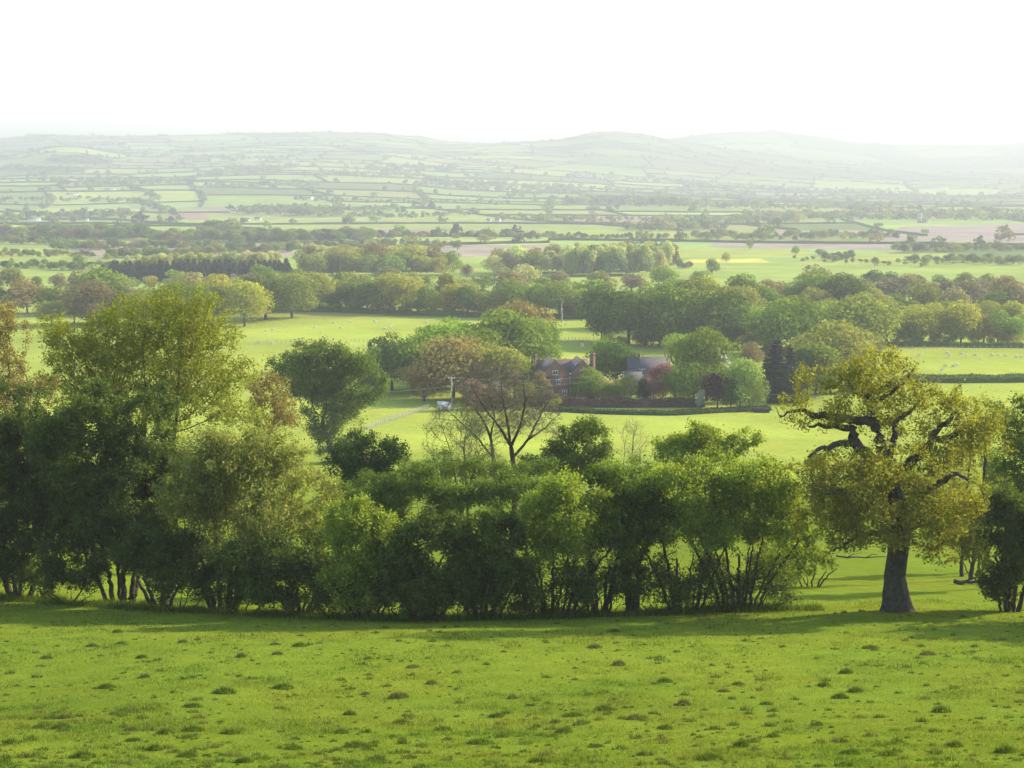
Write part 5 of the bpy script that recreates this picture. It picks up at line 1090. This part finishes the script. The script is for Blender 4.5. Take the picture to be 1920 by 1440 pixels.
def calf():
    g = G(795, 748); o = bpy.data.objects.new('calf', SHM[1].copy()); C.objects.link(o); o.location = g; o.scale = (1.5, 1.4, 1.5); o.rotation_euler = (0, 0, .4)
    m, nt, out = newmat('calf_hide'); p = N(nt, 'ShaderNodeBsdfPrincipled'); p.inputs['Roughness'].default_value = .8; nt.links.new(mixc(nt, (.02, .02, .02), (.8, .78, .74), rampv(nt, noise(nt, 2.2, 1, .4), .48, .52, 0, 1)), p.inputs['Base Color']); nt.links.new(p.outputs[0], out.inputs[0])
    o.data.materials.clear(); o.data.materials.append(m); tag(o, 'black and white calf at the edge of the farm trees left of the pole', 'calf')
calf()
def log_pile(px, py, label, L, r, n, seed):
    g = G(px, py); rs = random.Random(seed); e = empty('log_pile', g, rs.uniform(-.3, .3)); tag(e, label, 'log pile')
    for i in range(n): MB().tube([(-L / 2 + rs.uniform(-.3, .3), (i % 3 - 1) * r * 2, r * (1 + 1.6 * (i // 3))), (0, (i % 3 - 1) * r * 2, r * (1.05 + 1.6 * (i // 3))), (L / 2 + rs.uniform(-.3, .3), (i % 3 - 1) * r * 2, r * (1 + 1.6 * (i // 3)))], r * rs.uniform(.8, 1), 8).build('log', BARK_GREY, e, True)
log_pile(1427, 773, 'low pile of reddish logs at the far edge of the near farm field', 3.4, .3, 5, 1); log_pile(1335, 772, 'grey branch pile beside the silvery shrub', 5.0, .2, 6, 2)
# --- far buildings
WALLC = dict(white=RENDER, stone=STONE, brick=BRICK)
def far_house(px, py, w, h, label, wall='white', roof=SLATE, name='far_house', rz=None, cat='house', D=None):
    g = G(px, py); k = g[1] / FPX; W, H = w * k, h * k; e = empty(name, g, rz if rz is not None else rnd.uniform(-.4, .4)); tag(e, label, cat)
    a, b = gable_block(-W / 2, W / 2, 0, max(6, W * .45), H * .58, H, 'x'); a.build('wall', WALLC[wall], e); b.build('roof', roof, e)
    for s in (-.3, .05, .32): MB().box((W * s, -.05, H * .33), (1.1, .08, 1.2)).build('window', GLASS, e)
    if cat == 'house': MB().box((-W * .42, max(6, W * .45) / 2, H * 1.02), (.9, .9, H * .3)).build('chimney', BRICK, e)
for x, y, w, h, l, wa, ro, nm in [
    (1065, 449, 16, 7, 'white farmhouse on the valley floor above the loose wood', 'white', SLATE, 'farmhouse'), (1052, 449, 8, 5, 'low shed touching the white valley farmhouse', 'stone', SLATE, 'shed'), (1078, 449, 8, 5, 'small white outbuilding right of the white valley farmhouse', 'white', SLATE, 'shed'),
    (1348, 422, 18, 8, 'pale house with a blue grey roof below the right hill', 'white', PALE_ROOF, 'house'), (1392, 417, 12, 6, 'cream house right of the blue grey roofed one', 'white', TILE, 'house'), (1312, 443, 14, 6, 'brick cottage among trees left of the cream house', 'brick', TILE, 'cottage'),
    (1612, 411, 18, 8, 'white house left of the church', 'white', SLATE, 'house'), (1590, 409, 9, 6, 'small white house left of the larger white village house', 'white', SLATE, 'house'), (1798, 354, 0, 0, '', '', None, ''),
    (1824, 346, 6, 5, 'tiny white tower like house on the right hillside', 'white', SLATE, 'house'), (135, 366, 22, 4, 'long bluish farm shed on the left hillside', 'white', PALE_ROOF, 'barn'), (118, 345, 14, 5, 'grey farm buildings above the bluish shed', 'stone', SLATE, 'farm'),
    (65, 414, 22, 7, 'pale farm shed at the far left of the valley', 'white', PALE_ROOF, 'barn'), (97, 413, 16, 7, 'red roofed farmhouse at the far left of the valley', 'brick', TILE, 'farmhouse'), (160, 414, 10, 5, 'small pale shed right of the red roofed farmhouse', 'white', SLATE, 'shed'),
    (205, 356, 18, 3, 'long low pale sheds on the left hillside, left group', 'white', PALE_ROOF, 'barn'), (262, 357, 16, 3, 'long low pale sheds on the left hillside, right group', 'white', PALE_ROOF, 'barn'), (572, 374, 24, 5, 'row of white farm sheds in the middle of the left hillside', 'white', SLATE, 'barn'),
    (600, 375, 14, 4, 'white shed at the right end of the hillside farm', 'white', SLATE, 'shed'), (555, 374, 8, 6, 'brick farmhouse at the left end of the hillside farm', 'brick', TILE, 'farmhouse'), (546, 303, 6, 4, 'tiny white house high on the hill, left of three', 'white', SLATE, 'house'), (556, 303, 5, 4, 'tiny white house high on the hill, middle of three', 'white', SLATE, 'house'),
    (566, 303, 5, 4, 'tiny white house high on the hill, right of three', 'white', SLATE, 'house'), (916, 416, 8, 6, 'white cottage at the left end of the brown strip field', 'white', SLATE, 'cottage'), (932, 416, 10, 7, 'white house with dark roof beside the white cottage', 'white', SLATE, 'house'), (940, 372, 12, 5, 'pale farm on the hill foot above the brown strip field', 'white', SLATE, 'farm'),
    (1040, 372, 14, 5, 'stone farm at the foot of the central hill', 'stone', SLATE, 'farm'), (460, 414, 18, 5, 'pale farm buildings above the left woods', 'white', SLATE, 'farm'), (483, 413, 12, 6, 'white house right of the pale farm above the left woods', 'white', SLATE, 'house'), (710, 413, 12, 5, 'pale farmhouse among trees above the ploughed strip', 'white', SLATE, 'farmhouse'),
    (215, 273, 4, 3, 'tiny white house near the left skyline', 'white', SLATE, 'house'), (788, 310, 5, 4, 'tiny white house on the middle hillside', 'white', SLATE, 'house'), (374, 430, 12, 5, 'reddish roofed cottages by the dark left wood', 'brick', TILE, 'cottage'), (1850, 412, 12, 6, 'hazy white house right of the church', 'white', SLATE, 'house'),
    (1430, 413, 12, 6, 'hazy pale house between two village groups', 'white', SLATE, 'house'), (1145, 389, 14, 5, 'dark roofed barn in the bright field under the central hill', 'stone', SLATE, 'barn'), (1905, 466, 14, 6, 'white shed at the right picture edge in the valley', 'white', SLATE, 'barn')]:
    if w: far_house(x, y, w, h, l, wa, ro, nm, cat='barn' if nm in ('barn', 'shed', 'farm') else 'house')
far_house(1757, 355, 44, 5, 'long white building on the right hillside', 'white', PALE_ROOF, 'long_building', 0, 'house')
def church():
    g = G(1724, 418); k = g[1] / FPX; e = empty('church', g, R(12)); tag(e, 'small pale stone church with a square tower in the hazy village', 'church')
    t = MB().box((-.0, 0, 8.5 * k), (6.5 * k, 6.5 * k, 17 * k)); 
    for sx in (-1, 1):
        for sy in (-1, 1): t.box((sx * 2.7 * k, sy * 2.7 * k, 17.5 * k), (1.2 * k, 1.2 * k, 1.8 * k))
    tw = t.build('tower', STONE, e); MB().box((0, -3.3 * k, 13 * k), (1.8 * k, .2, 3 * k)).build('belfry_opening', GLASS, tw)
    a, b = gable_block(4 * k, 17 * k, -3.5 * k, 3.5 * k, 5 * k, 9 * k, 'x'); a.build('nave', STONE, e); b.build('roof', SLATE, e)
    for i in range(3): MB().box(((6.5 + i * 4) * k, -3.55 * k, 3 * k), (1.2 * k, .2, 2.4 * k)).build('window', GLASS, e)
church()
def turbine(px, py, hpx, label, ph):
    g = G(px, py); k = g[1] / FPX; h = hpx * k; e = empty('wind_turbine', g); tag(e, label, 'wind turbine', 'wind turbines on the left ridge')
    MB().tube([(0, 0, -3), (0, 0, h)], [2.2, 1.3], 10).build('tower', WHITE, e); MB().box((0, 0, h + 1), (3, 7, 3)).build('nacelle', WHITE, e)
    rt = MB().ell((0, -4.2, h + 1), (1.6, 2, 1.6), 8, 5).build('hub', WHITE, e)
    for i in range(3):
        a = ph + i * 2.094; d = np.array((math.sin(a), 0, math.cos(a))); L = h * .52; MB().tube([np.array((0, -4.2, h + 1)), np.array((0, -4.2, h + 1)) + d * L * .25, np.array((0, -4.2, h + 1)) + d * L], [.8, 1.5, .3], 5).build('blade', WHITE, e)
turbine(614, 254, 8, 'faint white wind turbine on the left ridge, leftmost of three', .3); turbine(671, 254, 7, 'faint white wind turbine on the left ridge, middle of three', 1.1); turbine(686, 254, 6, 'faint white wind turbine on the left ridge, rightmost of three', .7)
# pale polytunnels glimpsed under the trees
def tunnel(px, py, w, label):
    g = G(px, py); k = g[1] / FPX; W = w * k; n = 9; t = np.linspace(0, math.pi, n); pr = np.stack([np.zeros(n), np.cos(t) * 3.2, np.sin(t) * 2.6], 1); V = np.concatenate([pr - (W / 2, 0, 0), pr + (W / 2, 0, 0)]); b = MB().add(V, [(i, i + 1, i + 1 + n, i + n) for i in range(n - 1)])
    b.F.setdefault(n, []).extend([np.array([list(range(n))[::-1]]), np.array([[i + n for i in range(n)]])]); o = b.build('polytunnel', WHITE); o.location = g; tag(o, label, 'polytunnel')
tunnel(1632, 618, 34, 'white polytunnel glimpsed under the trees beyond the right field, left one'); tunnel(1688, 622, 26, 'white polytunnel glimpsed under the trees beyond the right field, right one')
# ------------------------------------------------------------------ haze: the air over the valley
def make_haze():
    m, nt, out = newmat('haze_air')
    v = N(nt, 'ShaderNodeVolumePrincipled'); v.inputs['Color'].default_value = (.62, .645, .65, 1); v.inputs['Density'].default_value = HAZE
    v.inputs['Anisotropy'].default_value = .15
    nt.links.new(v.outputs[0], out.inputs['Volume'])
    h = MB().box((0, 5200, 130), (17000, 16000, 410)).build('haze', m)
    tag(h, 'pale bright haze filling the air over the valley', 'haze', kind='stuff')
HAZE = 2.8e-4
make_haze()
